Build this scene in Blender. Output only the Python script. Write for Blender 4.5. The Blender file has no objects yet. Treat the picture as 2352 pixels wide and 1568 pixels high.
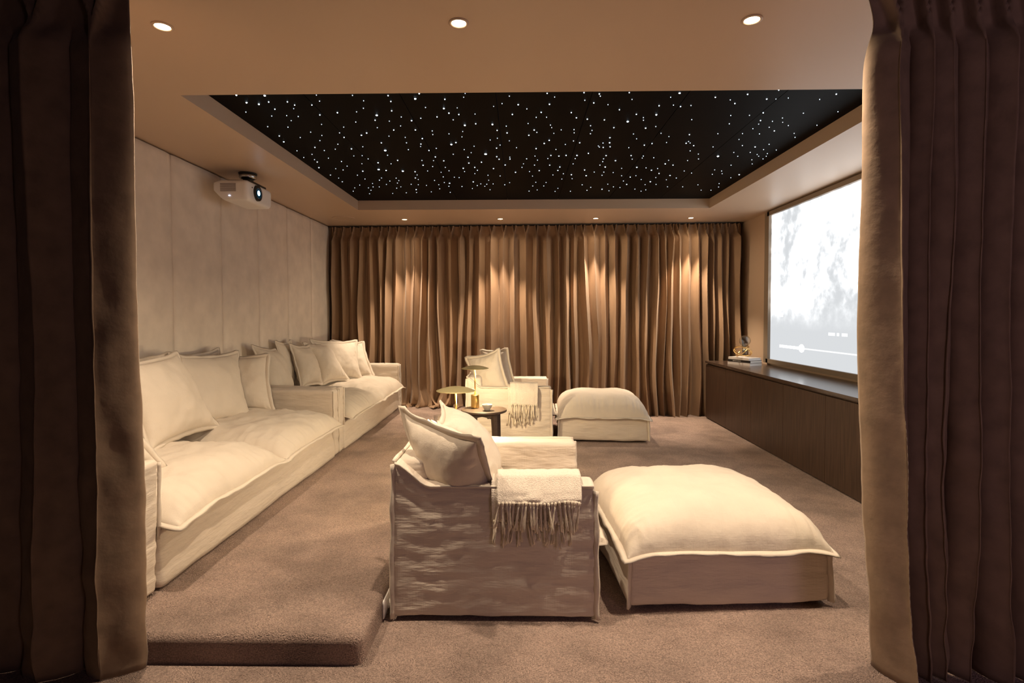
import bpy, bmesh, math, random
from mathutils import Vector, Matrix, noise
S = bpy.context.scene
COL = S.collection
PI = math.pi

# ------------------------------------------------------------------ camera
cam_d = bpy.data.cameras.new('camera'); cam = bpy.data.objects.new('camera', cam_d); COL.objects.link(cam)
cam_d.sensor_width = 36.0; cam_d.lens = 36.0 * 1250 / 2352; cam_d.clip_start = 0.02
cam_d.shift_y = -21 / 2352
cam.location = (0, 0, 1.36)
cam.rotation_mode = 'QUATERNION'
cam.rotation_quaternion = (Matrix.Rotation(20 / 1250, 3, 'Z') @ Matrix.Rotation(PI / 2 - math.radians(1.8), 3, 'X') @ Matrix.Rotation(-0.0025, 3, 'Z')).to_quaternion()
S.camera = cam

# ------------------------------------------------------------------ world, exposure
W = bpy.data.worlds.new('world'); S.world = W; W.use_nodes = True
W.node_tree.nodes['Background'].inputs[0].default_value = (0.02, 0.02, 0.03, 1)
W.node_tree.nodes['Background'].inputs[1].default_value = 0.2
S.view_settings.view_transform = 'Standard'; S.view_settings.look = 'None'
S.view_settings.gamma = 1.0; S.view_settings.use_curve_mapping = False
S.view_settings.exposure = 0.95
S.cycles.use_denoising = True
S.cycles.max_bounces = 8; S.cycles.diffuse_bounces = 3; S.cycles.glossy_bounces = 3
S.cycles.transmission_bounces = 6; S.cycles.sample_clamp_indirect = 6.0
WARM2 = (1.0, 0.80, 0.56)
WARM = (1.0, 0.785, 0.56)
SPOT_W = 60.0
SPILL_W = 9.0        # the wide soft part of the same lamps
SPILL_BACK_W = 7.0
#        # each ceiling downlight
SPOT_BACK_W = 105.0    # the four over the far curtain
LAMP_W = 17.0          # table lamps
SCREEN_E = 3.5       # projected picture
HALL_W = 7.5          # added fill light in the unseen hall behind the camera

hall_l = bpy.data.lights.new('hall_fill', 'AREA'); hall_l.shape = 'RECTANGLE'; hall_l.size = 0.7; hall_l.size_y = 1.6  # area light put in to fill the hall side, no window behind it
hall_l.energy = HALL_W; hall_l.color = (0.78, 0.52, 0.66)
hall_lo = bpy.data.objects.new('hall_fill', hall_l); COL.objects.link(hall_lo)
hall_lo.location = (1.7, -0.9, 1.5); hall_lo.rotation_euler = (math.radians(90), 0, math.radians(-16))

# ------------------------------------------------------------------ materials
def mat(name, col, rough=0.6, metal=0.0, noise_amt=0.0, noise_scale=8.0, bump=0.0, bump_scale=80.0, bump_dist=0.01,
        sheen=0.0, stretch=None, col2=None, bump2=0.0, bump2_scale=10.0, spec=None, coat=0.0, weave=False, patch=0.0):
    m = bpy.data.materials.new(name); m.use_nodes = True
    nt = m.node_tree; N = nt.nodes; L = nt.links; b = N['Principled BSDF']
    b.inputs['Roughness'].default_value = rough; b.inputs['Metallic'].default_value = metal
    b.inputs['Base Color'].default_value = (*col, 1)
    if sheen:
        b.inputs['Sheen Weight'].default_value = sheen; b.inputs['Sheen Roughness'].default_value = 0.4
        b.inputs['Sheen Tint'].default_value = (1, 0.9, 0.8, 1)
    if spec is not None: b.inputs['Specular IOR Level'].default_value = spec
    if coat: b.inputs['Coat Weight'].default_value = coat; b.inputs['Coat Roughness'].default_value = 0.15
    tc = N.new('ShaderNodeTexCoord'); mp = N.new('ShaderNodeMapping'); L.new(tc.outputs['Object'], mp.inputs[0])
    if stretch: mp.inputs['Scale'].default_value = stretch
    if noise_amt or col2:
        n = N.new('ShaderNodeTexNoise'); n.inputs['Scale'].default_value = noise_scale; n.inputs['Detail'].default_value = 6
        L.new(mp.outputs[0], n.inputs['Vector'])
        r = N.new('ShaderNodeMix'); r.data_type = 'RGBA'
        c2 = col2 or tuple(c * (1 - noise_amt) for c in col)
        r.inputs[6].default_value = (*c2, 1); r.inputs[7].default_value = (*[min(1, c * (1 + noise_amt * 0.6)) for c in col], 1)
        mr = N.new('ShaderNodeMapRange'); mr.inputs[1].default_value = 0.3; mr.inputs[2].default_value = 0.7
        L.new(n.outputs[0], mr.inputs[0]); L.new(mr.outputs[0], r.inputs[0]); L.new(r.outputs[2], b.inputs['Base Color'])
        if patch:       # brushed and trodden areas of the pile
            n5 = N.new('ShaderNodeTexNoise'); n5.inputs['Scale'].default_value = 3.2; n5.inputs['Detail'].default_value = 5; L.new(mp.outputs[0], n5.inputs['Vector'])
            m5 = N.new('ShaderNodeMapRange'); m5.inputs[1].default_value = 0.35; m5.inputs[2].default_value = 0.65; m5.inputs[3].default_value = 1 - patch; m5.inputs[4].default_value = 1 + patch * 0.6
            L.new(n5.outputs[0], m5.inputs[0]); v5 = N.new('ShaderNodeVectorMath'); v5.operation = 'SCALE'
            L.new(r.outputs[2], v5.inputs[0]); L.new(m5.outputs[0], v5.inputs['Scale']); L.new(v5.outputs[0], b.inputs['Base Color'])
    last = None
    for amt, sc, dist in ((bump, bump_scale, bump_dist), (bump2, bump2_scale, bump_dist * 6)):
        if not amt: continue
        n2 = N.new('ShaderNodeTexNoise'); n2.inputs['Scale'].default_value = sc; n2.inputs['Detail'].default_value = 4
        L.new(mp.outputs[0], n2.inputs['Vector'])
        bp = N.new('ShaderNodeBump'); bp.inputs['Strength'].default_value = amt; bp.inputs['Distance'].default_value = dist
        L.new(n2.outputs[0], bp.inputs['Height'])
        if last: L.new(last.outputs[0], bp.inputs['Normal'])
        last = bp
    if weave:
        wv = []
        for ax in ((260, 6, 6), (6, 260, 260)):
            mp2 = N.new('ShaderNodeMapping'); mp2.inputs['Scale'].default_value = ax; L.new(tc.outputs['Object'], mp2.inputs[0])
            n3 = N.new('ShaderNodeTexNoise'); n3.inputs['Scale'].default_value = 1.0; L.new(mp2.outputs[0], n3.inputs['Vector']); wv.append(n3)
        ad = N.new('ShaderNodeMath'); L.new(wv[0].outputs[0], ad.inputs[0]); L.new(wv[1].outputs[0], ad.inputs[1])
        bp = N.new('ShaderNodeBump'); bp.inputs['Strength'].default_value = 0.25; bp.inputs['Distance'].default_value = 0.003
        L.new(ad.outputs[0], bp.inputs['Height'])
        if last: L.new(last.outputs[0], bp.inputs['Normal'])
        last = bp
    if last: L.new(last.outputs[0], b.inputs['Normal'])
    return m

def emit(name, col, s):
    m = bpy.data.materials.new(name); m.use_nodes = True; nt = m.node_tree
    for n in list(nt.nodes): nt.nodes.remove(n)
    e = nt.nodes.new('ShaderNodeEmission'); o = nt.nodes.new('ShaderNodeOutputMaterial')
    e.inputs[0].default_value = (*col, 1); e.inputs[1].default_value = s; nt.links.new(e.outputs[0], o.inputs[0])
    return m

M = {}
M['linen'] = mat('cream_linen', (0.70, 0.615, 0.515), 0.9, noise_amt=0.05, noise_scale=5, bump=0.25, bump_scale=14, bump_dist=0.02, sheen=0.15, weave=True)
M['linen_side'] = mat('cream_linen_creased', (0.69, 0.60, 0.505), 0.9, noise_amt=0.05, noise_scale=5, bump=0.45, bump_scale=7, bump_dist=0.02, stretch=(1, 1, 4.5), sheen=0.15, weave=True)
M['throw'] = mat('woven_throw', (0.78, 0.68, 0.58), 0.95, noise_amt=0.12, noise_scale=140, bump=0.9, bump_scale=220, bump_dist=0.004, sheen=0.2)
M['tassel'] = mat('throw_tassel', (0.82, 0.72, 0.58), 0.95, noise_amt=0.15, noise_scale=60, bump=0.8, bump_scale=260, bump_dist=0.004, stretch=(1, 1, 0.15))
M['carpet'] = mat('mauve_brown_carpet', (0.52, 0.37, 0.305), 1.0, noise_amt=0.45, noise_scale=170, bump=1.0, bump_scale=190, bump_dist=0.02, bump2=0.45, bump2_scale=5, sheen=0.1, patch=0.25)
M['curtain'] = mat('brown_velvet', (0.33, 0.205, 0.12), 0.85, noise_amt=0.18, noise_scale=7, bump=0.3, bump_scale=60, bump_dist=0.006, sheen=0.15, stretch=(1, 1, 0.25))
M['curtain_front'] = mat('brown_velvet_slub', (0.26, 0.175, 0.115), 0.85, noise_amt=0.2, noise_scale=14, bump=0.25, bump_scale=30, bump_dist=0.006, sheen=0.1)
M['panel'] = mat('beige_suede', (0.80, 0.70, 0.595), 0.95, noise_amt=0.10, noise_scale=6, bump=0.15, bump_scale=40, bump_dist=0.004, sheen=0.2)
M['paint'] = mat('brown_paint', (0.58, 0.43, 0.31), 0.42, bump=0.05, bump_scale=200, bump_dist=0.001)
M['dark_wall'] = mat('hall_paint', (0.05, 0.045, 0.05), 0.8)
M['wood'] = mat('dark_walnut', (0.075, 0.042, 0.026), 0.45, noise_amt=0.45, noise_scale=9, stretch=(6, 6, 0.35), bump=0.1, bump_scale=20, bump_dist=0.002)
M['wood_top'] = mat('dark_walnut_satin', (0.085, 0.055, 0.04), 0.22, noise_amt=0.4, noise_scale=9, stretch=(6, 0.35, 6))
M['table_wood'] = mat('dark_ash', (0.09, 0.06, 0.045), 0.4, noise_amt=0.35, noise_scale=20, stretch=(1, 8, 8))
M['star_black'] = mat('black_acoustic_board', (0.0011, 0.0009, 0.0008), 0.6, spec=0.06, noise_amt=0.5, noise_scale=3, stretch=(1, 8, 1))
M['brass'] = mat('brushed_brass', (0.80, 0.56, 0.20), 0.28, 1.0, bump=0.05, bump_scale=300, bump_dist=0.001)
M['shade'] = mat('aged_brass_shade', (0.60, 0.52, 0.27), 0.5, 0.45)
M['white_plastic'] = mat('white_plastic', (0.88, 0.85, 0.82), 0.35)
M['black_plastic'] = mat('black_plastic', (0.012, 0.012, 0.012), 0.35)
M['chrome'] = mat('satin_steel', (0.55, 0.55, 0.55), 0.25, 1.0)
M['ceramic'] = mat('grey_stoneware', (0.50, 0.47, 0.42), 0.45, noise_amt=0.1, noise_scale=30)
M['wax'] = mat('white_wax', (0.9, 0.88, 0.84), 0.5)
M['book_white'] = mat('white_cover', (0.80, 0.75, 0.72), 0.4)
M['book_black'] = mat('black_cover', (0.02, 0.018, 0.018), 0.4)
M['paper'] = mat('page_block', (0.85, 0.82, 0.78), 0.8, noise_amt=0.08, noise_scale=200, stretch=(0.1, 0.1, 6))
M['print_grey'] = mat('spine_print', (0.45, 0.43, 0.40), 0.5)
M['frame'] = mat('screen_bezel', (0.26, 0.20, 0.145), 0.55)
M['seam'] = mat('seam_thread', (0.30, 0.24, 0.18), 0.9)
M['track'] = mat('curtain_track', (0.03, 0.025, 0.02), 0.5)
M['gold'] = mat('polished_gold', (0.86, 0.60, 0.24), 0.18, 1.0)
M['star'] = emit('fibre_star', (0.72, 0.88, 1.0), 1.3)
M['star_mid'] = emit('fibre_star_bright', (0.72, 0.88, 1.0), 3.0)
M['star_big'] = emit('fibre_star_brightest', (0.70, 0.86, 1.0), 9.0)
M['bulb'] = emit('warm_lamp_face', (1.0, 0.80, 0.50), 16.0)
M['lamp_led'] = emit('table_lamp_diffuser', (1.0, 0.85, 0.6), 6.0)
M['beam'] = emit('projector_beam', (0.35, 0.72, 1.0), 7.0)
M['led'] = emit('status_light', (0.7, 0.75, 1.0), 2.0)
M['ui_white'] = emit('screen_overlay', (1, 1, 1), 3.0)
M['ui_soft'] = emit('screen_overlay_soft', (0.95, 0.96, 0.97), 0.6)
def glass():
    m = bpy.data.materials.new('clear_glass'); m.use_nodes = True; nt = m.node_tree
    for n in list(nt.nodes): nt.nodes.remove(n)
    o = nt.nodes.new('ShaderNodeOutputMaterial'); mx = nt.nodes.new('ShaderNodeMixShader'); tr = nt.nodes.new('ShaderNodeBsdfTransparent'); gl = nt.nodes.new('ShaderNodeBsdfGlossy'); fr = nt.nodes.new('ShaderNodeLayerWeight'); pw = nt.nodes.new('ShaderNodeMath'); pw.operation = 'POWER'; pw.inputs[1].default_value = 3.0; ad = nt.nodes.new('ShaderNodeMath'); ad.operation = 'MULTIPLY_ADD'; ad.inputs[1].default_value = 0.45; ad.inputs[2].default_value = 0.05
    tr.inputs[0].default_value = (0.96, 0.97, 0.97, 1); gl.inputs['Roughness'].default_value = 0.03; nt.links.new(fr.outputs['Facing'], pw.inputs[0]); nt.links.new(pw.outputs[0], ad.inputs[0]); nt.links.new(ad.outputs[0], mx.inputs[0]); nt.links.new(tr.outputs[0], mx.inputs[1]); nt.links.new(gl.outputs[0], mx.inputs[2]); nt.links.new(mx.outputs[0], o.inputs[0])
    return m
M['glass'] = glass()
def screen_mat():
    m = bpy.data.materials.new('projected_picture'); m.use_nodes = True; nt = m.node_tree; N = nt.nodes; L = nt.links
    for n in list(N): N.remove(n)
    o = N.new('ShaderNodeOutputMaterial'); e = N.new('ShaderNodeEmission'); L.new(e.outputs[0], o.inputs[0])
    tc = N.new('ShaderNodeTexCoord')
    sx = N.new('ShaderNodeSeparateXYZ'); L.new(tc.outputs['Object'], sx.inputs[0])
    def nz(scale, detail, rough, off):
        mp = N.new('ShaderNodeMapping'); mp.inputs['Location'].default_value = off; L.new(tc.outputs['Object'], mp.inputs[0])
        n = N.new('ShaderNodeTexNoise'); n.inputs['Scale'].default_value = scale; n.inputs['Detail'].default_value = detail
        n.inputs['Roughness'].default_value = rough; L.new(mp.outputs[0], n.inputs['Vector']); return n
    a = nz(2.2, 3, 0.5, (0, 0, 0)); c = nz(9, 6, 0.6, (3, 1, 2))
    ra = N.new('ShaderNodeMapRange'); ra.inputs[1].default_value = 0.30; ra.inputs[2].default_value = 0.70; ra.inputs[3].default_value = 0.50; ra.inputs[4].default_value = 1.0
    L.new(a.outputs[0], ra.inputs[0])
    rc = N.new('ShaderNodeMapRange'); rc.inputs[1].default_value = 0.30; rc.inputs[2].default_value = 0.70; rc.inputs[3].default_value = 0.72; rc.inputs[4].default_value = 1.12
    L.new(c.outputs[0], rc.inputs[0])
    # the picture's detail sits in its upper middle, the lower band is a plain grey overlay
    rz = N.new('ShaderNodeMapRange'); rz.inputs[1].default_value = 0.35; rz.inputs[2].default_value = 0.75; L.new(sx.outputs[2], rz.inputs[0])
    mx = N.new('ShaderNodeMix'); mx.data_type = 'FLOAT'; mx.inputs[2].default_value = 0.46
    mul = N.new('ShaderNodeMath'); mul.operation = 'MULTIPLY'; L.new(ra.outputs[0], mul.inputs[0]); L.new(rc.outputs[0], mul.inputs[1])
    L.new(rz.outputs[0], mx.inputs[0]); L.new(mul.outputs[0], mx.inputs[3])
    cr = N.new('ShaderNodeMix'); cr.data_type = 'RGBA'; cr.inputs[6].default_value = (0.104, 0.107, 0.110, 1); cr.inputs[7].default_value = (1, 1, 1, 1)
    r2 = N.new('ShaderNodeMapRange'); r2.inputs[1].default_value = 0.42; r2.inputs[2].default_value = 1.12; L.new(mx.outputs[0], r2.inputs[0])
    pw = N.new('ShaderNodeMath'); pw.operation = 'POWER'; pw.inputs[1].default_value = 2.2; L.new(r2.outputs[0], pw.inputs[0]); L.new(pw.outputs[0], cr.inputs[0])
    # bluish-green tint along the far edge
    g = nz(3, 2, 0.5, (5, 5, 5)); tint = N.new('ShaderNodeMix'); tint.data_type = 'RGBA'; tint.blend_type = 'MULTIPLY'
    ry = N.new('ShaderNodeMapRange'); ry.inputs[1].default_value = 2.45; ry.inputs[2].default_value = 3.1; ry.inputs[4].default_value = 0.5; L.new(sx.outputs[1], ry.inputs[0])
    tm = N.new('ShaderNodeMath'); tm.operation = 'MULTIPLY'; L.new(ry.outputs[0], tm.inputs[0]); L.new(g.outputs[0], tm.inputs[1])
    L.new(tm.outputs[0], tint.inputs[0]); L.new(cr.outputs[2], tint.inputs[6]); tint.inputs[7].default_value = (0.55, 0.85, 0.95, 1)
    L.new(tint.outputs[2], e.inputs[0]); e.inputs[1].default_value = SCREEN_E
    return m
M['screen'] = screen_mat()

# ------------------------------------------------------------------ helpers
def wloc(o):
    v = Vector((0, 0, 0))
    while o is not None: v += o.location; o = o.parent
    return v
def tag(o, label, cat, group=None, kind=None):
    o['label'] = label; o['category'] = cat
    if group: o['group'] = group
    if kind: o['kind'] = kind
    return o
def thing(name, loc, label, cat, group=None):
    o = bpy.data.objects.new(name, None); o.empty_display_size = 0.1; COL.objects.link(o); o.location = loc
    return tag(o, label, cat, group)
def obj(name, verts, faces, m, parent=None, loc=None, smooth=True, solid=0.0, sub=0):
    """verts in world space; one mesh object"""
    org = wloc(parent) if parent else Vector(loc or (0, 0, 0))
    me = bpy.data.meshes.new(name)
    me.from_pydata([tuple(Vector(v) - org) for v in verts], [], faces)
    bm = bmesh.new(); bm.from_mesh(me); bmesh.ops.recalc_face_normals(bm, faces=bm.faces); bm.to_mesh(me); bm.free()
    if smooth:
        for p in me.polygons: p.use_smooth = True
    me.materials.append(m)
    o = bpy.data.objects.new(name, me); COL.objects.link(o)
    if parent: o.parent = parent
    else: o.location = org
    if solid:
        s = o.modifiers.new('thickness', 'SOLIDIFY'); s.thickness = solid; s.offset = 0
    if sub:
        s = o.modifiers.new('smooth', 'SUBSURF'); s.levels = sub; s.render_levels = sub
    return o
def structure(name, verts, faces, m, loc=None, smooth=False):
    o = obj(name, verts, faces, m, None, loc, smooth); o['kind'] = 'structure'; return o

class MB:
    def __init__(s): s.v = []; s.f = []
    def add(s, v, f):
        k = len(s.v); s.v += [tuple(x) for x in v]; s.f += [tuple(i + k for i in q) for q in f]; return s
    def box(s, x0, x1, y0, y1, z0, z1, R=None, c=None):
        v = [(x, y, z) for x in (x0, x1) for y in (y0, y1) for z in (z0, z1)]
        if R is not None: v = [Vector(c) + R @ (Vector(p) - Vector(c)) for p in v]
        return s.add(v, [(0, 1, 3, 2), (4, 6, 7, 5), (0, 4, 5, 1), (2, 3, 7, 6), (0, 2, 6, 4), (1, 5, 7, 3)])
    def tube(s, pts, r, n=8, caps=True, closed=False):
        pts = [Vector(p) for p in pts]; K = len(pts); rs = r if isinstance(r, (list, tuple)) else [r] * K
        v = []; prev = None
        for i, p in enumerate(pts):
            if closed: d = pts[(i + 1) % K] - pts[i - 1]
            else: d = pts[min(i + 1, K - 1)] - pts[max(i - 1, 0)]
            d.normalize()
            if prev is None:
                a = d.orthogonal().normalized()
            else:
                a = prev - d * prev.dot(d)
                a = a.normalized() if a.length > 1e-6 else d.orthogonal().normalized()
            prev = a; b = d.cross(a)
            for k in range(n):
                t = 2 * PI * k / n; v.append(p + (a * math.cos(t) + b * math.sin(t)) * rs[i])
        f = []
        for i in range(K if closed else K - 1):
            j = (i + 1) % K
            for k in range(n):
                f.append((i * n + k, i * n + (k + 1) % n, j * n + (k + 1) % n, j * n + k))
        if caps and not closed:
            f.append(tuple(range(n))); f.append(tuple(range((K - 1) * n, K * n)))
        return s.add(v, f)
    def lathe(s, prof, c, n=32, close=True):
        c = Vector(c); v = []; f = []; P = len(prof)
        for (r, z) in prof:
            for k in range(n):
                t = 2 * PI * k / n; v.append(c + Vector((r * math.cos(t), r * math.sin(t), z)))
        for i in range(P - 1):
            for k in range(n):
                f.append((i * n + k, i * n + (k + 1) % n, (i + 1) * n + (k + 1) % n, (i + 1) * n + k))
        if close:
            f.append(tuple(range(n))); f.append(tuple(range((P - 1) * n, P * n)))
        return s.add(v, f)
    def make(s, name, m, parent=None, loc=None, smooth=False, **k): return obj(name, s.v, s.f, m, parent, loc, smooth, **k)

def fbm(p, sc, oct=3):
    return noise.fractal(Vector(p) * sc, 0.9, 2.0, oct)

def rbox(x0, x1, y0, y1, z0, z1, r=0.03, step=0.03, wr=0.0, wsc=(6, 6, 6), seed=0, fn=None, n_min=4):
    """rounded, finely divided box whose skin is wrinkled by noise"""
    nx, ny, nz = [max(n_min, int(round((b - a) / step))) for a, b in ((x0, x1), (y0, y1), (z0, z1))]
    idx = {}; V = []; F = []
    C = Vector(((x0 + x1) / 2, (y0 + y1) / 2, (z0 + z1) / 2)); H = Vector(((x1 - x0) / 2, (y1 - y0) / 2, (z1 - z0) / 2))
    r = min(r, *(h * 0.98 for h in H))
    def sp(i, n, h):
        # points crowd to the ends so the rounding is smooth
        t = -1 + 2 * i / n
        return h * (t * 1.0)
    def gv(i, j, k):
        q = (i, j, k)
        if q in idx: return idx[q]
        p = Vector((sp(i, nx, H.x), sp(j, ny, H.y), sp(k, nz, H.z)))
        inner = Vector([max(-(h - r), min(h - r, c)) for c, h in zip(p, H)])
        d = p - inner
        n = d.normalized() if d.length > 1e-9 else Vector((0, 0, 1))
        if d.length > 1e-9: p = inner + n * r
        w = C + p
        if wr:
            w = w + n * wr * noise.fractal(Vector((w.x * wsc[0] + seed * 7.1, w.y * wsc[1] + seed * 3.3, w.z * wsc[2])), 0.8, 2.0, 4)
        if fn: w = Vector(fn(w))
        idx[q] = len(V); V.append(w); return idx[q]
    for a in range(nx):
        for b in range(ny):
            for k in (0, nz): F.append((gv(a, b, k), gv(a + 1, b, k), gv(a + 1, b + 1, k), gv(a, b + 1, k)))
    for a in range(nx):
        for c in range(nz):
            for k in (0, ny): F.append((gv(a, k, c), gv(a + 1, k, c), gv(a + 1, k, c + 1), gv(a, k, c + 1)))
    for b in range(ny):
        for c in range(nz):
            for k in (0, nx): F.append((gv(k, b, c), gv(k, b + 1, c), gv(k, b + 1, c + 1), gv(k, b, c + 1)))
    return V, F

def ribbon(pts, width, thick, outdir, seed=0, wav=0.004):
    """a flat sewn flange: a thin strip standing out from a seam along pts"""
    V = []; F = []; n = len(pts)
    for i, p in enumerate(pts):
        p = Vector(p); o = Vector(outdir[i] if isinstance(outdir, list) else outdir).normalized()
        t = (Vector(pts[min(i + 1, n - 1)]) - Vector(pts[max(i - 1, 0)])).normalized(); s = t.cross(o).normalized()
        w = s * wav * noise.noise(p * 14 + Vector((seed, 0, 0))) ; wd = width * (1 + 0.35 * noise.noise(p * 9 + Vector((0, seed, 3))))
        V += [p + s * thick / 2, p + o * wd + s * thick / 2 + w, p + o * wd - s * thick / 2 + w, p - s * thick / 2]
    for i in range(n - 1):
        for k in range(4): F.append((i * 4 + k, i * 4 + (k + 1) % 4, i * 4 + 4 + (k + 1) % 4, i * 4 + 4 + k))
    F.append((0, 1, 2, 3)); F.append(tuple((n - 1) * 4 + k for k in range(4)))
    return V, F

def pillow_surf(corners, T, pinch=0.085, n=38, seed=0, sag=0.0, flange=0.028, bottom_ratio=1.0, power=2.2, wr=0.012, ears=0.0, gath=0.010, gfreq=11):
    """corners bl, br, tr, tl. returns body verts/faces and flange verts/faces. normal = (br-bl) x (tl-bl)"""
    bl, br, tr, tl = [Vector(c) for c in corners]
    nrm = ((br - bl).cross(tl - bl) + (tr - tl).cross(tr - br)).normalized()
    ctr = (bl + br + tr + tl) / 4
    def base(u, v):     # u,v in [-1,1]
        ear = 1 + ears * abs(u * v) ** 5
        u *= ear; v *= ear
        pu = u * (1 - pinch * (1 - v * v) * abs(u)); pv = v * (1 - pinch * (1 - u * u) * abs(v))
        a, b = (pu + 1) / 2, (pv + 1) / 2
        p = bl * (1 - a) * (1 - b) + br * a * (1 - b) + tr * a * b + tl * (1 - a) * b
        return p + nrm * (-sag * (1 - abs(v) ** 2) + 0.010 * noise.noise(p * 6 + Vector((seed * 5.3, 1, 2))))
    V = []; F = []; N1 = n + 1
    def th(u, v): return (max(0.0, 1 - abs(u) ** power) * max(0.0, 1 - abs(v) ** power)) ** 0.52
    ins = 1.0
    for side in (1, -1):
        for j in range(N1):
            for i in range(N1):
                u = math.sin((-1 + 2 * i / n) * PI / 2) * 0.35 + (-1 + 2 * i / n) * 0.65; v = math.sin((-1 + 2 * j / n) * PI / 2) * 0.35 + (-1 + 2 * j / n) * 0.65
                p = base(u, v); t = th(u, v) * T * (1.0 if side > 0 else bottom_ratio)
                e = max(abs(u), abs(v))
                w = wr * noise.fractal(Vector((p.x * 7 + seed, p.y * 7, p.z * 7)), 0.9, 2, 3) * (0.25 + 0.75 * min(1, t / (T * 0.5 + 1e-6)))
                # gathers running in from the seam
                along = u if abs(v) > abs(u) else v
                g = gath * T / 0.12 * max(0, e - 0.5) / 0.5 * noise.noise(Vector((along * gfreq + seed * 3, e * 1.5, side))) * (1 if e < 0.995 else 0)
                V.append(p + nrm * side * max(0.002, t + w * side + g))
    off = N1 * N1
    for j in range(n):
        for i in range(n):
            a = j * N1 + i
            F.append((a, a + 1, a + 1 + N1, a + N1)); F.append((off + a, off + a + N1, off + a + 1 + N1, off + a + 1))
    ring = [j for j in range(N1)] + [j * N1 + n for j in range(1, N1)] + [n * N1 + i for i in range(n - 1, -1, -1)] + [j * N1 for j in range(n - 1, 0, -1)]
    R = len(ring)
    for k in range(R):
        a, b = ring[k], ring[(k + 1) % R]
        F.append((a, b, off + b, off + a))
    # flange
    FV = []; FF = []
    for k in range(R):
        p = (V[ring[k]] + V[off + ring[k]]) / 2
        q0 = (V[ring[k - 1]] + V[off + ring[k - 1]]) / 2; q1 = (V[ring[(k + 1) % R]] + V[off + ring[(k + 1) % R]]) / 2
        t = (q1 - q0).normalized(); o = t.cross(nrm).normalized()
        if o.dot(p - ctr) < 0: o = -o
        fw = flange * (1 + 0.25 * noise.noise(p * 12 + Vector((seed, 4, 4))))
        w = nrm * 0.014 * noise.noise(p * 9 + Vector((0, seed, 9)))
        h = 0.004
        FV += [p + nrm * h - o * 0.004, p + o * fw * 0.5 + nrm * h + w * 0.5, p + o * fw + w, p + o * fw * 0.5 - nrm * h + w * 0.5, p - nrm * h - o * 0.004]
    for k in range(R):
        k2 = (k + 1) % R
        for c in range(5): FF.append((k * 5 + c, k * 5 + (c + 1) % 5, k2 * 5 + (c + 1) % 5, k2 * 5 + c))
    return V, F, FV, FF
def pillow(name, corners, T, label, cat, group, seed, m='linen', **k):
    k.setdefault('ears', 0.05)
    V, F, FV, FF = pillow_surf(corners, T, seed=seed, **k)
    c = sum((Vector(p) for p in corners), Vector()) / 4; lo = min(v.z for v in V)
    t = thing(name, (c.x, c.y, lo), label, cat, group)
    obj('cover', V, F, M[m], t); obj('flange', FV, FF, M[m], t)
    return t

# ------------------------------------------------------------------ the setting
XL, XR, CEIL = -2.70, 3.00, 2.60
Y0, Y1 = 2.12, 7.62          # doorway wall and back wall
TX0, TX1, TY0, TY1, TZ = -1.91, 2.20, 3.07, 6.41, 2.71
def bxs(name, x0, x1, y0, y1, z0, z1, m): return structure(name, *(lambda b: (b.v, b.f))(MB().box(x0, x1, y0, y1, z0, z1)), M[m], loc=((x0 + x1) / 2, (y0 + y1) / 2, z0))
bxs('floor', -3.6, 3.6, -2.6, 7.9, -0.12, 0.0, 'carpet')
bxs('wall_left', XL - 0.15, XL, Y0, 7.8, 0, 2.85, 'paint')
bxs('wall_right', XR, XR + 0.15, Y0, 7.8, 0, 2.85, 'paint')
bxs('wall_back', XL, XR, Y1, Y1 + 0.15, 0, 2.85, 'paint')
b = MB()
b.box(XL, XR, Y0, TY0, CEIL, 2.85); b.box(XL, XR, TY1, Y1, CEIL, 2.85)
b.box(XL, TX0, TY0, TY1, CEIL, 2.85); b.box(TX1, XR, TY0, TY1, CEIL, 2.85)
structure('ceiling', b.v, b.f, M['paint'], loc=(0, 4.5, CEIL))
bxs('wall_front', XL, -2.32, Y0 - 0.12, Y0 + 0.0, 0, 2.85, 'dark_wall')
bxs('wall_front_right', 2.2, XR, Y0 - 0.12, Y0, 0, 2.85, 'dark_wall')
bxs('trim_1', -2.35, 2.2, Y0 - 0.12, Y0, 2.588, 2.85, 'dark_wall')
bxs('ceiling_hall', -3.6, 3.6, -2.6, Y0 - 0.12, 2.75, 2.85, 'dark_wall')
bxs('wall_hall_left', -3.75, -3.6, -2.6, Y0, 0, 2.85, 'dark_wall')
bxs('wall_hall_right', 3.6, 3.75, -2.6, Y0, 0, 2.85, 'dark_wall')
bxs('wall_hall_back', -3.6, 3.6, -2.75, -2.6, 0, 2.85, 'dark_wall')
# the raised carpeted step the sofas stand on
PZ = 0.115
def step_fn(w): return (w.x, w.y, w.z + (0.003 * noise.noise(w * 40) if w.z > 0.02 else 0))
V, F = rbox(XL, -0.617, 2.065, 7.60, -0.06, PZ, r=0.028, step=0.022, fn=step_fn)
o = obj('platform', V, F, M['carpet'], loc=(-1.65, 4.8, 0)); o['kind'] = 'structure'

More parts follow.
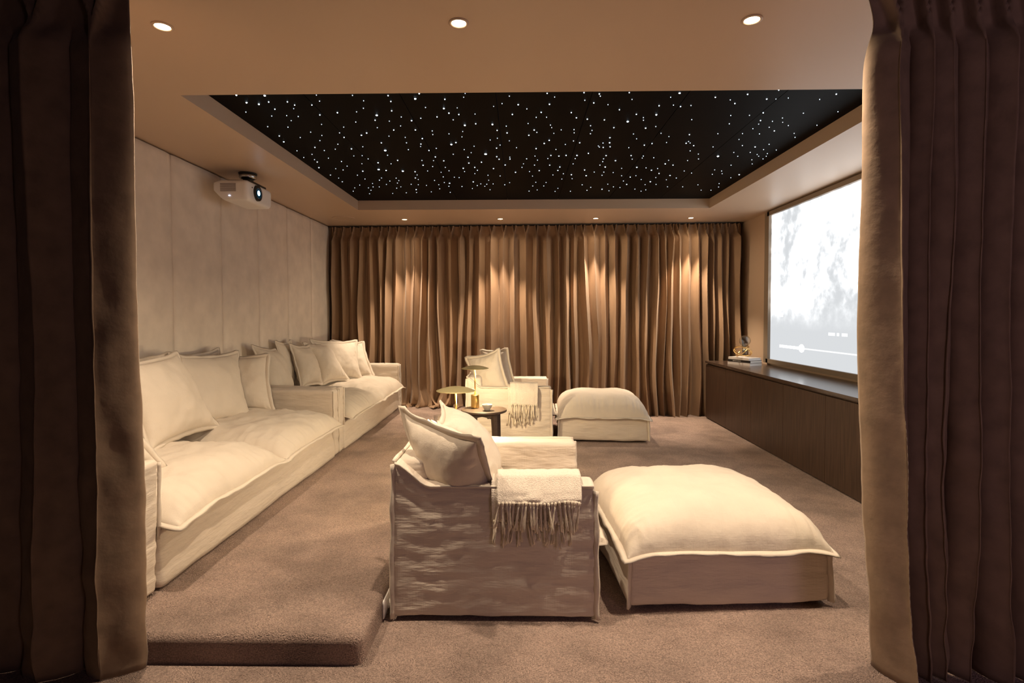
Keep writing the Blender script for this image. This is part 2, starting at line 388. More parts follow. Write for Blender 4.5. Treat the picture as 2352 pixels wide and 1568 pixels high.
# ------------------------------------------------------------------ star ceiling panels
STARS = [(-1.736,3.345,6.8),(-1.589,3.292,6.7),(-1.567,3.357,9.4),(-1.733,3.463,7),(-1.667,3.49,7.1),(-1.588,3.455,5.7),(-1.817,3.62,4.6),(-1.603,3.575,5.3),(-1.679,3.694,4.7),(-1.469,3.455,5.2),(-1.445,3.508,5),(-1.476,3.567,3.4),(-1.575,3.689,4.1),(-1.504,3.707,4.4),(-1.584,3.783,4.2),(-1.802,3.899,5.5),(-1.662,3.912,5.2),(-1.38,3.322,3.4),(-1.219,3.302,4.4),(-1.247,3.354,4),(-1.262,3.447,4.6),(-1.329,3.51,5),(-1.347,3.682,5.8),(-1.216,3.645,6.6),(-1.028,3.363,4.5),(-0.984,3.448,4.1),(-1.021,3.571,4.5),(-1.084,3.632,4.3),(-1.147,3.821,5.1),(-1.402,3.862,4),(-1.264,3.92,4.4),(-1.325,4.043,5.4),(-1.328,4.146,5.9),(-1.136,4.051,7.6),(-1.189,4.1,7.4),(-1.541,4.021,4.8),(-1.666,4.139,4.9),(-1.486,4.097,4.2),(-1.809,4.101,6.1),(-1.836,4.24,7.3),(-1.545,4.216,5),(-1.436,4.306,5.8),(-1.367,4.43,8),(-1.648,4.384,6.2),(-1.602,4.467,6),(-1.5,4.433,4.9),(-1.259,4.375,5.2),(-1.827,4.468,5),(-1.847,4.658,5.2),(-1.742,4.569,5.4),(-1.78,4.723,5.2),(-1.784,4.797,6.8),(-1.837,4.978,8.2),(-1.645,4.683,5.2),(-1.566,4.786,6.4),(-1.407,4.622,4.8),(-1.326,4.616,5.1),(-1.316,4.712,6),(-1.564,4.934,5.9),(-1.408,4.859,5),(-1.696,5.017,5.6),(-1.642,5.061,6.8),(-1.473,5.11,9.2),(-1.823,5.241,7),(-1.566,5.251,6.6),(-1.536,5.4,6.4),(-1.795,5.503,7.4),(-1.783,5.355,5.5),(-1.662,5.648,5.8),(-1.75,5.769,5.5),(-1.813,5.919,6.1),(-1.606,5.773,6.4),(-1.671,6.048,6.3),(-0.681,3.292,5.9),(-0.615,3.347,6.3),(-0.655,3.427,9.6),(-0.811,3.372,5.8),(-0.816,3.463,5.4),(-0.848,3.62,6.2),(-0.968,3.7,10.4),(-1.003,3.789,5.7),(-0.577,3.297,3.4),(-0.615,3.567,4.8),(-0.809,3.732,5),(-0.909,3.809,4.5),(-0.753,3.804,7.2),(-0.681,3.759,5.3),(-0.471,3.437,5.9),(-0.499,3.589,7.3),(-0.476,3.67,6.3),(-0.413,3.696,5.8),(-0.566,3.737,5.6),(-0.463,3.794,5.1),(-0.335,3.35,3.5),(-0.35,3.406,3.5),(-0.41,3.578,3.4),(-0.105,3.318,7.8),(-0.067,3.396,4.3),(-0.116,3.513,4.2),(-0.172,3.558,3.4),(-0.013,3.534,6.6),(0.043,3.606,4.8),(0.109,3.76,5),(-0.053,3.703,5.5),(-0.303,3.689,3.8),(-0.394,3.906,9.1),(-0.314,3.875,6.1),(-0.197,3.893,8.2),(-0.169,4.016,5.7),(-0.098,4.073,7.3),(-0.1,3.928,5),(0.055,3.878,4.9),(0.101,4.015,6.9),(0.122,4.065,5.5),(0.064,4.13,6.8),(-1.027,3.938,4.4),(-0.921,3.991,6.3),(-0.852,3.906,4.3),(-0.763,3.993,6.6),(-0.644,4.016,5.4),(-0.653,4.096,5.2),(-0.736,4.186,6.6),(-0.783,4.319,6.5),(-0.797,4.381,4.9),(-0.89,4.285,5.7),(-0.872,4.155,4.6),(-0.988,4.124,4.3),(-1.086,4.282,6.1),(-1.105,4.479,13.2),(-1.118,4.61,6.5),(-0.911,4.46,6.3),(-0.745,4.488,6.7),(-0.679,4.431,5.9),(-0.733,4.668,7.3),(-0.545,4.337,10.8),(-0.503,4.288,7.4),(-0.53,4.083,4.5),(-0.441,4.153,4.6),(-0.423,4.034,4.2),(-0.562,4.595,6.2),(-0.457,4.469,5),(-0.447,4.684,7.4),(-0.369,4.383,5.2),(-0.408,4.555,5.1),(-0.291,4.602,15),(-0.158,4.359,5.8),(-0.192,4.437,6.6),(-0.232,4.231,5),(-0.175,4.192,4.7),(-0.085,4.256,4.1),(-0.031,4.429,4.9),(0.128,4.459,7.4),(-0.201,4.676,7),(-0.184,4.753,7.8),(-0.09,4.747,7.1),(-0.09,4.69,5.6),(0.054,4.743,6.7),(0.124,4.665,5.5),(0.149,4.785,5.3),(0.127,4.942,6.6),(0.028,4.898,5.1),(0.015,5.015,6),(-0.147,4.933,8.1),(-0.247,5.049,7.6),(-0.343,4.838,7.6),(-0.457,4.864,8),(-0.416,5.004,7.5),(-0.4,5.103,6.8),(-0.524,5.032,8.3),(-0.524,5.145,6.1),(-0.434,5.224,5.8),(-0.669,4.788,6.8),(-0.757,4.778,5.3),(-0.795,4.966,6.3),(-0.874,4.922,8.1),(-0.857,4.771,6),(-1.068,4.764,7.5),(-1.15,4.868,6.2),(-1.257,4.834,9.1),(-1.321,5.058,14.2),(-1.249,5.089,8.8),(-1.1,5.12,13.2),(-0.989,5.141,7.7),(-0.992,5.257,5.8),(-0.867,5.117,6.1),(-0.684,4.997,5.9),(-0.666,5.115,6.5),(-0.745,5.166,5.7),(-0.752,5.338,6.8),(-0.6,5.368,6.8),(-0.645,5.352,5.9),(-0.046,5.187,8.6),(0.086,5.161,5.7),(0.176,5.133,7.7),(0.118,5.329,5.5),(-0.312,5.286,6.3),(-0.196,5.315,6.3),(-0.317,5.48,6.1),(-0.477,5.544,8.3),(-0.449,5.7,7.6),(-0.407,5.629,6.7),(-0.373,5.735,6.4),(-0.346,5.647,7.6),(-0.28,5.632,6.3),(-0.162,5.674,7.6),(-0.11,5.585,5.8),(0.156,5.577,6.2),(0.129,5.735,7.3),(0.094,5.967,8),(0.18,5.915,6.1),(-0.327,5.891,6.5),(-0.511,5.83,6),(-0.612,5.739,7.7),(-0.729,5.595,10.9),(-0.745,5.725,7.7),(-0.773,5.562,6.2),(-0.843,5.653,6.3),(-0.86,5.834,6.9),(-0.77,6.005,6.7),(-0.973,5.974,6.2),(-0.975,5.679,6.3),(-0.858,5.472,6.1),(-1.118,5.866,8.8),(-1.14,6.003,6.7),(-1.124,5.629,7.1),(-1.054,5.647,5.8),(-1.031,5.372,7.6),(-1.014,5.432,5.6),(-1.255,6.011,7.6),(-1.254,5.735,5.9),(-1.322,5.794,6.9),(-1.253,5.571,6.6),(-1.216,5.469,6.1),(-1.221,5.373,6.8),(-1.32,5.488,6.5),(-1.379,5.626,6.3),(-1.405,5.449,7.7),(-1.362,5.363,6),(-1.481,5.732,6.4),(-1.545,5.73,6.8),(-1.609,5.881,7.4),(-1.511,5.583,5.8),(-1.411,6.04,6.2),(0.164,3.359,4.8),(0.266,3.289,6.2),(0.387,3.353,5.3),(0.213,3.416,3.8),(0.187,3.532,6.6),(0.139,3.669,5.5),(0.179,3.759,4.5),(0.406,3.471,4.7),(0.468,3.516,5.8),(0.483,3.376,5.8),(0.494,3.409,4.8),(0.563,3.546,4.2),(0.662,3.359,5),(0.7,3.464,4.1),(0.652,3.634,5.2),(0.781,3.719,5.6),(0.34,3.678,5.2),(0.384,3.775,5.9),(0.462,3.803,6),(0.582,3.82,6),(0.75,3.858,10.5),(0.842,3.781,4.5),(0.854,3.832,5.4),(0.918,3.732,7.9),(0.896,3.572,5.6),(0.933,3.435,4.1),(0.971,3.376,7.9),(0.986,3.563,4.5),(1.039,3.589,5.1),(1.101,3.572,4.8),(1.186,3.828,4.8),(0.906,3.994,7.5),(0.971,3.961,5.3),(0.674,3.977,5.9),(0.501,3.933,5.3),(0.524,4.032,4.8),(0.522,4.105,5.8),(0.391,4.012,5.4),(0.399,4.082,4.8),(0.214,3.913,4.9),(0.226,3.967,4.4),(0.298,4.015,4.2),(0.249,4.09,4.2),(0.223,4.251,7.3),(0.188,4.328,7.8),(0.412,4.271,5.7),(0.465,4.317,6.8),(0.356,4.356,5.2),(0.682,4.199,6),(0.7,4.323,8.5),(0.72,4.423,6.3),(0.649,4.327,6.1),(0.668,4.44,6.3),(0.635,4.429,5.6),(0.623,4.401,4.9),(0.844,4.118,4.9),(0.891,4.23,4.7),(0.875,4.451,5.3),(0.986,4.389,6.6),(1.037,4.35,6.2),(1.046,4.107,4.9),(1.125,4.184,4.6),(1.145,4.326,4.8),(1.267,4.143,6.2),(1.305,4.349,7.2),(1.31,4.304,5.4),(1.334,4.342,4.8),(1.383,4.41,6.3),(1.398,4.549,5.8),(1.495,4.64,5.9),(1.543,4.785,6.4),(1.463,4.831,5.7),(0.29,4.483,5.3),(0.258,4.65,6.6),(0.327,4.67,7.3),(0.387,4.653,8.4),(0.479,4.656,9.1),(0.473,4.747,6),(0.568,4.598,6.9),(0.237,4.741,6),(0.264,4.946,7),(0.36,5.013,7.1),(0.349,5.127,7.3),(0.471,4.911,5.8),(0.726,4.666,7.3),(0.719,4.76,6.4),(0.725,4.848,6.5),(0.716,4.957,7),(0.774,5.024,9.4),(0.832,4.82,8.3),(0.938,4.671,7),(0.969,4.777,5.7),(1.045,4.687,6.3),(1.049,4.745,5.3),(1.146,4.739,6.4),(1.295,4.82,5.4),(1.295,4.932,8.5),(1.376,4.974,7.1),(1.065,5.041,9.9),(1.154,5.061,6.8),(1.223,5.144,8.1),(1.266,5.087,6),(1.324,5.264,7.5),(1.449,5.34,8.8),(1.538,5.439,6.9),(1.538,5.179,5.8),(1.63,5.255,6.2),(1.844,5.728,6.8),(0.598,5.12,7.7),(0.637,5.328,9.6),(0.697,5.195,6.6),(0.788,5.2,7),(0.789,5.317,7.5),(0.49,5.287,8.7),(0.41,5.248,7),(0.313,5.291,6.3),(0.411,5.451,6.1),(0.512,5.442,6),(0.261,5.589,6.2),(0.244,5.735,6.4),(0.399,5.847,6.9),(0.378,5.989,6.7),(0.545,5.986,7.1),(0.64,5.696,7.6),(0.72,5.948,8),(0.743,5.809,7.8),(0.876,5.902,8.4),(0.962,5.976,7.1),(0.98,5.795,7.3),(1.054,5.827,6.9),(0.901,5.676,6.3),(1.099,5.691,8.5),(1.032,5.547,7),(1.076,5.394,7.7),(0.981,5.337,6.3),(0.932,5.071,6),(1.204,5.49,6.1),(1.317,5.585,9.6),(1.403,5.699,7.6),(1.331,5.418,6.4),(1.228,5.905,7),(1.316,6.003,6.7),(1.353,5.943,6.6),(1.292,5.706,6.3),(1.55,5.806,6),(1.711,5.811,6.5),(1.458,5.506,5.7),(0.879,5.216,5.8),(1.12,5.34,5.9),(1.958,5.974,6.2),(1.377,3.302,6.5),(1.393,3.401,6.1),(1.554,3.341,5.5),(1.544,3.478,6.3),(1.211,3.442,5.4),(1.32,3.486,4.4),(1.372,3.546,5.3),(1.671,3.464,3.8),(1.603,3.478,3.3),(1.879,3.49,3.9),(1.937,3.411,5.9),(2.115,3.702,4.4),(1.898,3.724,5),(1.62,3.711,5.5),(1.552,3.755,4.7),(1.426,3.755,4.7),(1.478,3.917,5.3),(1.671,3.857,5.8),(1.689,3.928,4.7),(1.761,3.874,4.6),(1.8,3.81,4.5),(1.842,3.895,4),(1.914,3.962,4.7),(1.793,3.994,4.7),(1.867,4.075,6.1),(1.688,4.022,4.5),(1.786,4.138,5.2),(1.656,4.128,4.6),(1.685,4.265,4.7),(1.772,4.417,5.9),(1.89,4.457,6.7),(1.972,4.391,5.6),(1.989,4.528,5),(2.099,4.543,5),(2.071,4.641,5.2),(2.096,4.718,5.2),(2.103,4.796,5.3),(1.996,4.665,5.2),(2.031,4.716,4.9),(1.913,4.605,5.5),(2.018,4.822,5.7),(2.076,4.952,5.1),(1.776,4.602,5.5),(1.853,4.714,5.6),(1.685,4.712,13.2),(1.902,4.989,6.3),(2.11,5.329,9.6),(1.89,5.188,6.2),(1.931,5.285,5.9),(1.81,5.146,5.7),(2.073,5.441,6),(2.045,5.681,6.3),(2.094,5.831,6.9),(2.065,5.977,7.1),(2.04,4.132,4.6),(2.093,4.225,5.3),(2.116,3.961,4.7),(1.473,4.126,5.2),(1.55,4.447,5.6),(1.844,5.305,5.5)]
NP = 7; PW = (TX1 - TX0) / NP
star_protos = {}
star_names = ['leftmost, above the sofas', 'second from the left wall side', 'third from the left wall side', 'in the middle of the ceiling', 'third from the screen side', 'second from the screen side', 'rightmost, nearest the screen']
sb = MB().lathe([(1.0, 0.004), (1.0, 0.0), (0.7, -0.0025), (0.25, -0.004)], (0, 0, 0), n=10)
for k in range(NP):
    xa, xb = TX0 + k * PW, TX0 + (k + 1) * PW
    t = thing('star_panel', ((xa + xb) / 2, (TY0 + TY1) / 2, TZ), 'black star ceiling panel with pin lights, ' + star_names[k], 'ceiling panel', 'star ceiling panels')
    MB().box(xa + 0.002, xb - 0.002, TY0 - 0.02, TY1 + 0.02, TZ, TZ + 0.03).make('board', M['star_black'], t)
    for (sx, sy, sr) in STARS:
        if not xa <= sx < xb: continue
        sx = max(xa + 0.012, min(xb - 0.012, sx))
        mk = 'star' if sr / (sy * 0.496) < 2.85 else ('star_mid' if sr / (sy * 0.496) < 4.0 else 'star_big')
        if mk not in star_protos:
            s = sb.make('star_light', M[mk], None); s.parent = t; star_protos[mk] = s
        else:
            s = star_protos[mk].copy(); COL.objects.link(s); s.parent = t
        s.location = Vector((sx, sy, TZ - 0.001)) - t.location; s.scale = (sr * 0.66 / 1000, sr * 0.66 / 1000, 1)

# ------------------------------------------------------------------ upholstered wall panels
seams = [2.14, 2.75, 3.44, 4.13, 4.82, 5.50, 6.19, 6.89, 7.56]
names = ['nearest the doorway, behind the left curtain', 'second from the doorway, mostly behind the left curtain', 'left of the first visible seam', 'left of the projector',
         'behind the projector', 'just right of the projector', 'second from the far curtain', 'at the far end beside the far curtain']
for k in range(8):
    V, F = rbox(XL + 0.0, XL + 0.05, seams[k] + 0.001, seams[k + 1] - 0.001, 0.0, CEIL - 0.008, r=0.018, step=0.055, wr=0.002, wsc=(3, 3, 3), seed=k)
    o = obj('wall_panel', V, F, M['panel'], loc=(XL, (seams[k] + seams[k + 1]) / 2, 0))
    tag(o, 'beige upholstered wall panel ' + names[k], 'wall panel', 'upholstered wall panels')

# ------------------------------------------------------------------ downlights
def downlight(x, y, label, group, watts, size, blend, r=0.030, tilt=(0, 0), spill=40.0):
    t = thing('downlight', (x, y, CEIL), label, 'ceiling light', group)
    MB().lathe([(r, 0.004), (r + 0.012, 0.004), (r + 0.013, -0.003), (r + 0.004, -0.006), (r, -0.002), (r, 0.004)], (x, y, CEIL), n=28, close=False).make('trim_ring', M['paint'], t, smooth=True)
    MB().lathe([(0.002, -0.002), (r, -0.002), (r, 0.003), (0.002, 0.003)], (x, y, CEIL), n=28).make('lamp_face', M['bulb'], t)
    l = bpy.data.lights.new('spot', 'SPOT'); l.energy = watts; l.color = WARM; l.spot_size = math.radians(size); l.spot_blend = blend; l.shadow_soft_size = 0.022
    lo = bpy.data.objects.new('spot', l); COL.objects.link(lo); lo.parent = t; lo.location = (0, 0, -0.035)
    lo.rotation_euler = (math.radians(tilt[0]), math.radians(tilt[1]), 0)
    l2 = bpy.data.lights.new('spill', 'SPOT'); l2.energy = spill; l2.color = WARM2; l2.spot_size = math.radians(168); l2.spot_blend = 1.0; l2.shadow_soft_size = 0.03
    lo2 = bpy.data.objects.new('spill', l2); COL.objects.link(lo2); lo2.parent = t; lo2.location = (0, 0, -0.03)
    return t
for x, lab in ((-1.53, 'recessed downlight above the near end of the long sofa'), (-0.26, 'recessed downlight above the nearer armchair, middle of the front row in view'), (0.975, 'recessed downlight above the nearer ottoman, towards the screen'), (2.21, 'recessed downlight of the front row nearest the screen wall, behind the right curtain')):
    downlight(x, 2.345, lab, 'front row of downlights', SPOT_W, 135, 1.0, spill=SPILL_W)
for x, lab in ((-1.495, 'small downlight before the far curtain, first from the wall panels'), (-0.26, 'small downlight before the far curtain, above the farther armchair'),
               (0.965, 'small downlight before the far curtain, above the farther ottoman'), (2.18, 'small downlight before the far curtain, nearest the screen')):
    downlight(x, 7.04, lab, 'back row of downlights', SPOT_BACK_W, 70, 0.55, r=0.03, spill=SPILL_BACK_W)
# round in-ceiling speaker grille, painted like the ceiling
t = thing('ceiling_speaker', (-2.25, 6.93, CEIL), 'round ceiling speaker grille painted brown, corner above the far sofa', 'speaker')
MB().lathe([(0.002, -0.004), (0.125, -0.004), (0.125, 0.002), (0.002, 0.002)], (-2.25, 6.93, CEIL), n=40).make('grille', M['paint'], t)
MB().lathe([(0.125, 0.002), (0.14, 0.002), (0.14, -0.006), (0.125, -0.006), (0.125, 0.002)], (-2.25, 6.93, CEIL), n=40, close=False).make('rim', M['paint'], t)

# ------------------------------------------------------------------ screen
SX = XR
t = thing('projection_screen', (SX - 0.02, 5.0, 0.83), 'bright projection screen showing a washed-out film still, wall above the cabinets', 'screen')
sy0, sy1, sz0, sz1 = 3.50, 6.56, 0.83, 2.535
MB().box(SX - 0.012, SX, sy0, sy1, sz0, sz1).make('picture', M['screen'], t)
fw, fd = 0.048, 0.045
MB().box(SX - fd, SX, sy0 - fw, sy1 + fw, sz1, sz1 + fw).make('frame', M['frame'], t)
MB().box(SX - fd, SX, sy0 - fw, sy1 + fw, sz0 - fw, sz0).make('frame', M['frame'], t)
MB().box(SX - fd, SX, sy1, sy1 + fw + 0.06, sz0 - fw, sz1 + fw).make('frame', M['frame'], t)
MB().box(SX - fd, SX, sy0 - fw, sy0, sz0 - fw, sz1 + fw).make('frame', M['frame'], t)
b = MB().box(SX - 0.0140, SX - 0.0118, 5.83, 6.32, 0.985, 1.013); b.make('progress_bar', M['ui_white'], t)
kb = MB(); kv = []
n = 28
for dx in (SX - 0.0145, SX - 0.0118): kv += [(dx, 5.83 + 0.055 * math.cos(2 * PI * i / n), 1.0 + 0.042 * math.sin(2 * PI * i / n)) for i in range(n)]
kb.add(kv, [tuple(range(n)), tuple(range(n, 2 * n))] + [(i, (i + 1) % n, n + (i + 1) % n, n + i) for i in range(n)])
kb.make('playback_knob', M['ui_white'], t)
MB().box(SX - 0.0135, SX - 0.0118, 3.7, 5.78, 0.992, 1.006).make('progress_track', M['ui_soft'], t)
MB().box(SX - 0.0138, SX - 0.0118, 6.25, 6.30, 1.335, 1.375).make('overlay_mark', M['ui_white'], t)
b = MB()
for i, w in enumerate((0.11, 0.04, 0.09)):
    b.box(SX - 0.0135, SX - 0.0118, 5.02 + [0.2, 0.13, 0.0][i], 5.02 + [0.2, 0.13, 0.0][i] + w, 1.155, 1.185)
b.make('time_text', M['ui_soft'], t)

# ------------------------------------------------------------------ built-in cabinets
CX = 2.44; CT = 0.755
cl = ['at the far end against the far curtain', 'second from the far curtain', 'third from the far curtain', 'fourth from the far curtain', 'fifth from the far curtain, meeting the right doorway curtain',
      'behind the right doorway curtain', 'nearest the doorway wall']
for k in range(7):
    ya = 7.20 - 0.705 * (k + 1); yb = 7.20 - 0.705 * k
    t = thing('base_cabinet', (2.72, (ya + yb) / 2, 0), 'dark walnut base cabinet ' + cl[k], 'cabinet', 'base cabinets under the screen')
    MB().box(CX + 0.022, XR - 0.001, ya, yb, 0.045, CT - 0.03).make('body', M['wood'], t)
    MB().box(CX + 0.05, XR - 0.001, ya, yb, 0.0, 0.045).make('plinth', M['black_plastic'], t)
    V, F = rbox(CX, CX + 0.02, ya + 0.0015, yb - 0.0015, 0.012, CT - 0.045, r=0.002, step=0.3)
    obj('door', V, F, M['wood'], t, smooth=False)
o = MB().box(CX - 0.006, XR - 0.001, 7.20 - 0.705 * 7, 7.21, CT - 0.028, CT).make('cabinet_top', M['wood_top'], loc=(2.72, 4.8, CT - 0.028))
tag(o, 'long dark polished wooden top running over the base cabinets', 'worktop')

# books and gold ornament
Rz = lambda a: Matrix.Rotation(a, 3, 'Z')
def book(cx, cy, z, w, d, h, rot, cover, label, text=False):
    c = Vector((cx, cy, z)); R = Rz(rot)
    t = thing('book', c, label, 'book', 'books under the gold ornament')
    b = MB(); b.box(cx - w / 2, cx + w / 2, cy - d / 2, cy + d / 2, z + h - 0.0035, z + h, R, c); b.box(cx - w / 2, cx + w / 2, cy - d / 2, cy + d / 2, z, z + 0.0035, R, c)
    b.box(cx - w / 2, cx + w / 2, cy - d / 2, cy - d / 2 + 0.004, z + 0.0035, z + h - 0.0035, R, c); b.make('cover', M[cover], t)
    MB().box(cx - w / 2 + 0.004, cx + w / 2 - 0.004, cy - d / 2 + 0.004, cy + d / 2 - 0.005, z + 0.0035, z + h - 0.0035, R, c).make('pages', M['paper'], t)
    if text:
        b = MB(); x = cx - w * 0.28
        random.seed(4)
        for i in range(26):
            ww = random.choice((0.004, 0.005, 0.006)); 
            if i not in (8, 12, 15): b.box(x, x + ww * 0.8, cy - d / 2 - 0.0006, cy - d / 2 + 0.001, z + h * 0.35, z + h * 0.68, R, c)
            x += ww
        b.make('spine_print', M['print_grey'], t)
    return t
BX, BY = 2.715, 6.63
book(BX, BY, CT, 0.335, 0.205, 0.030, math.radians(-64), 'book_white', 'white book at the bottom of the stack on the cabinet top')
book(BX + 0.002, BY + 0.002, CT + 0.030, 0.33, 0.20, 0.032, math.radians(-63), 'book_black', 'black-spined book in the middle of the stack', True)
book(BX - 0.003, BY, CT + 0.062, 0.32, 0.195, 0.028, math.radians(-66), 'book_white', 'pale book on top of the stack, under the gold ornament')
gz = CT + 0.090
t = thing('ornament', (BX - 0.02, BY, gz), 'gold crossed-ring ornament holding a clear glass globe, on the books', 'ornament')
for i in range(3):
    a = 2 * PI * i / 3 + 0.35; el = 0.62 + 0.06 * i
    c = Vector((BX - 0.025, BY, gz + 0.072)); pts = []
    R = Rz(a) @ Matrix.Rotation(el, 3, 'X')
    for q in range(40):
        s = 2 * PI * q / 40; pts.append(c + R @ Vector((0.105 * math.cos(s), 0.09 * math.sin(s), 0)))
    lo = min(p.z for p in pts); pts = [p + Vector((0, 0, max(0, gz + 0.006 - lo))) for p in pts]
    MB().tube(pts, 0.0050, 8, closed=True).make('ring', M['gold'], t, smooth=True)
gc = Vector((BX + 0.0, BY, gz + 0.20))
prof = []
for i in range(17):
    a = -PI / 2 + 0.45 + (PI - 0.45) * i / 16; prof.append((max(0.002, 0.066 * math.cos(a)), 0.066 * math.sin(a)))
prof = [(0.030, -0.165), (0.030, -0.10)] + prof
inner = [(max(0.001, r - 0.003), z - (0.003 if i > 6 else 0)) for i, (r, z) in enumerate(prof)][::-1]
MB().lathe(prof + inner, gc, n=32, close=False).make('globe', M['glass'], t, smooth=True)

# ------------------------------------------------------------------ projector
px0, px1, py0, py1, pz0, pz1 = -2.565, -2.265, 4.52, 4.97, 2.325, 2.495
t = thing('projector', ((px0 + px1) / 2, (py0 + py1) / 2, pz0), 'white ceiling-mounted projector with glowing blue lens', 'projector')
def pf(w):
    # the casing narrows toward its top and its rear
    zz = (w.z - pz0) / (pz1 - pz0); k = 1 - 0.10 * max(0, (0.45 - zz)) 
    cx, cy = (px0 + px1) / 2, (py0 + py1) / 2
    x = w.x
    if zz < 0.5 and x < cx: x = x + (0.5 - zz) * 0.16 * ((cx - x) / (cx - px0))
    if zz > 0.85 and x < cx: x = x + (zz - 0.85) * 0.35 * ((cx - x) / (cx - px0))
    return (x, cy + (w.y - cy) * k, w.z)
V, F = rbox(px0, px1, py0, py1, pz0, pz1, r=0.035, step=0.02, fn=pf)
obj('casing', V, F, M['white_plastic'], t)
LX, LY, LZ = px1, py0 + 0.165, pz0 + 0.088
def disc_x(x0, x1, r0, r1, y, z, n=32):
    v = []; f = []
    for x, r in ((x0, r0), (x1, r1)): v += [(x, y + r * math.cos(2 * PI * i / n), z + r * math.sin(2 * PI * i / n)) for i in range(n)]
    return v, [tuple(range(n)), tuple(range(n, 2 * n))] + [(i, (i + 1) % n, n + (i + 1) % n, n + i) for i in range(n)]
MB().add(*disc_x(LX - 0.03, LX + 0.012, 0.070, 0.066, LY, LZ)).make('lens_ring', M['black_plastic'], t)
MB().add(*disc_x(LX + 0.010, LX + 0.015, 0.048, 0.045, LY, LZ)).make('lens', mat('lens_glass', (0.02, 0.10, 0.2), 0.08), t)
MB().add(*disc_x(LX + 0.0145, LX + 0.0165, 0.022, 0.020, LY - 0.004, LZ)).make('beam_spot', M['beam'], t)
b = MB()
for i in range(8): b.box(px0 + 0.07, px0 + 0.20, py0 - 0.0025, py0 + 0.006, pz0 + 0.072 + i * 0.0088, pz0 + 0.0755 + i * 0.0088)
b.make('vent', mat('vent_shadow', (0.22, 0.17, 0.14), 0.8), t)
MB().box(px0 + 0.138, px0 + 0.150, py0 - 0.001, py0 + 0.012, pz0 + 0.034, pz0 + 0.039).make('status_light', M['led'], t)
MB().add(*disc_x(LX - 0.006, LX + 0.002, 0.006, 0.006, py0 + 0.075, LZ + 0.03, 16)).make('sensor', M['black_plastic'], t)
b = MB().box(px0 + 0.09, px1 - 0.02, py0 + 0.08, py1 - 0.08, pz1 - 0.002, pz1 + 0.014); b.make('mount_plate', M['black_plastic'], t)
mc = ((px0 + px1) / 2 + 0.04, (py0 + py1) / 2, 0)
MB().lathe([(0.070, 2.590), (0.070, 2.555), (0.055, 2.545), (0.045, 2.54), (0.045, pz1 + 0.012)], mc, n=28).make('mount_pole', M['chrome'], t, smooth=True)
MB().lathe([(0.075, CEIL), (0.075, CEIL - 0.012), (0.02, CEIL - 0.012)], mc, n=28).make('ceiling_plate', M['black_plastic'], t)

# wall outlet on the step's riser with a plug in it
ox, oy = -0.617, 2.44
t = thing('power_outlet', (ox, oy, 0.02), 'white power outlet with a plug on the side of the carpeted step', 'outlet')
V, F = rbox(ox, ox + 0.009, oy - 0.075, oy + 0.075, 0.012, 0.092, r=0.004, step=0.02)
obj('plate', V, F, M['white_plastic'], t)
MB().box(ox + 0.008, ox + 0.0115, oy - 0.045, oy - 0.033, 0.055, 0.07).make('switch', M['white_plastic'], t)
MB().add(*disc_x(ox + 0.008, ox + 0.036, 0.021, 0.017, oy - 0.005, 0.05, 20)).make('plug', M['white_plastic'], t, smooth=False)

# ------------------------------------------------------------------ seating
def lerp(a, b, t): return a + (b - a) * t
def smooth01(t): t = max(0, min(1, t)); return t * t * (3 - 2 * t)

def slip_arm(x0, x1, y0, y1, z0, ztop, zback, xb, seed, taper=0.0, out=0):
    """an arm whose top edge climbs to the back height at the back end (x0 side)"""
    def fn(w):
        k = (w.z - z0) / (ztop - z0)
        rise = (zback - ztop) * (1 - smooth01((w.x - x0) / xb))
        z = w.z + rise * max(0, k) ** 2
        y = w.y + out * 0.032 * (1 - k)
        return (w.x, y, z)
    return rbox(x0, x1, y0, y1, z0, ztop, r=0.022, step=0.0135, wr=0.0058, wsc=(4.5, 4.5, 17), seed=seed, fn=fn)

def line3(a, b, n=24):
    a, b = Vector(a), Vector(b); return [a + (b - a) * i / n for i in range(n + 1)]

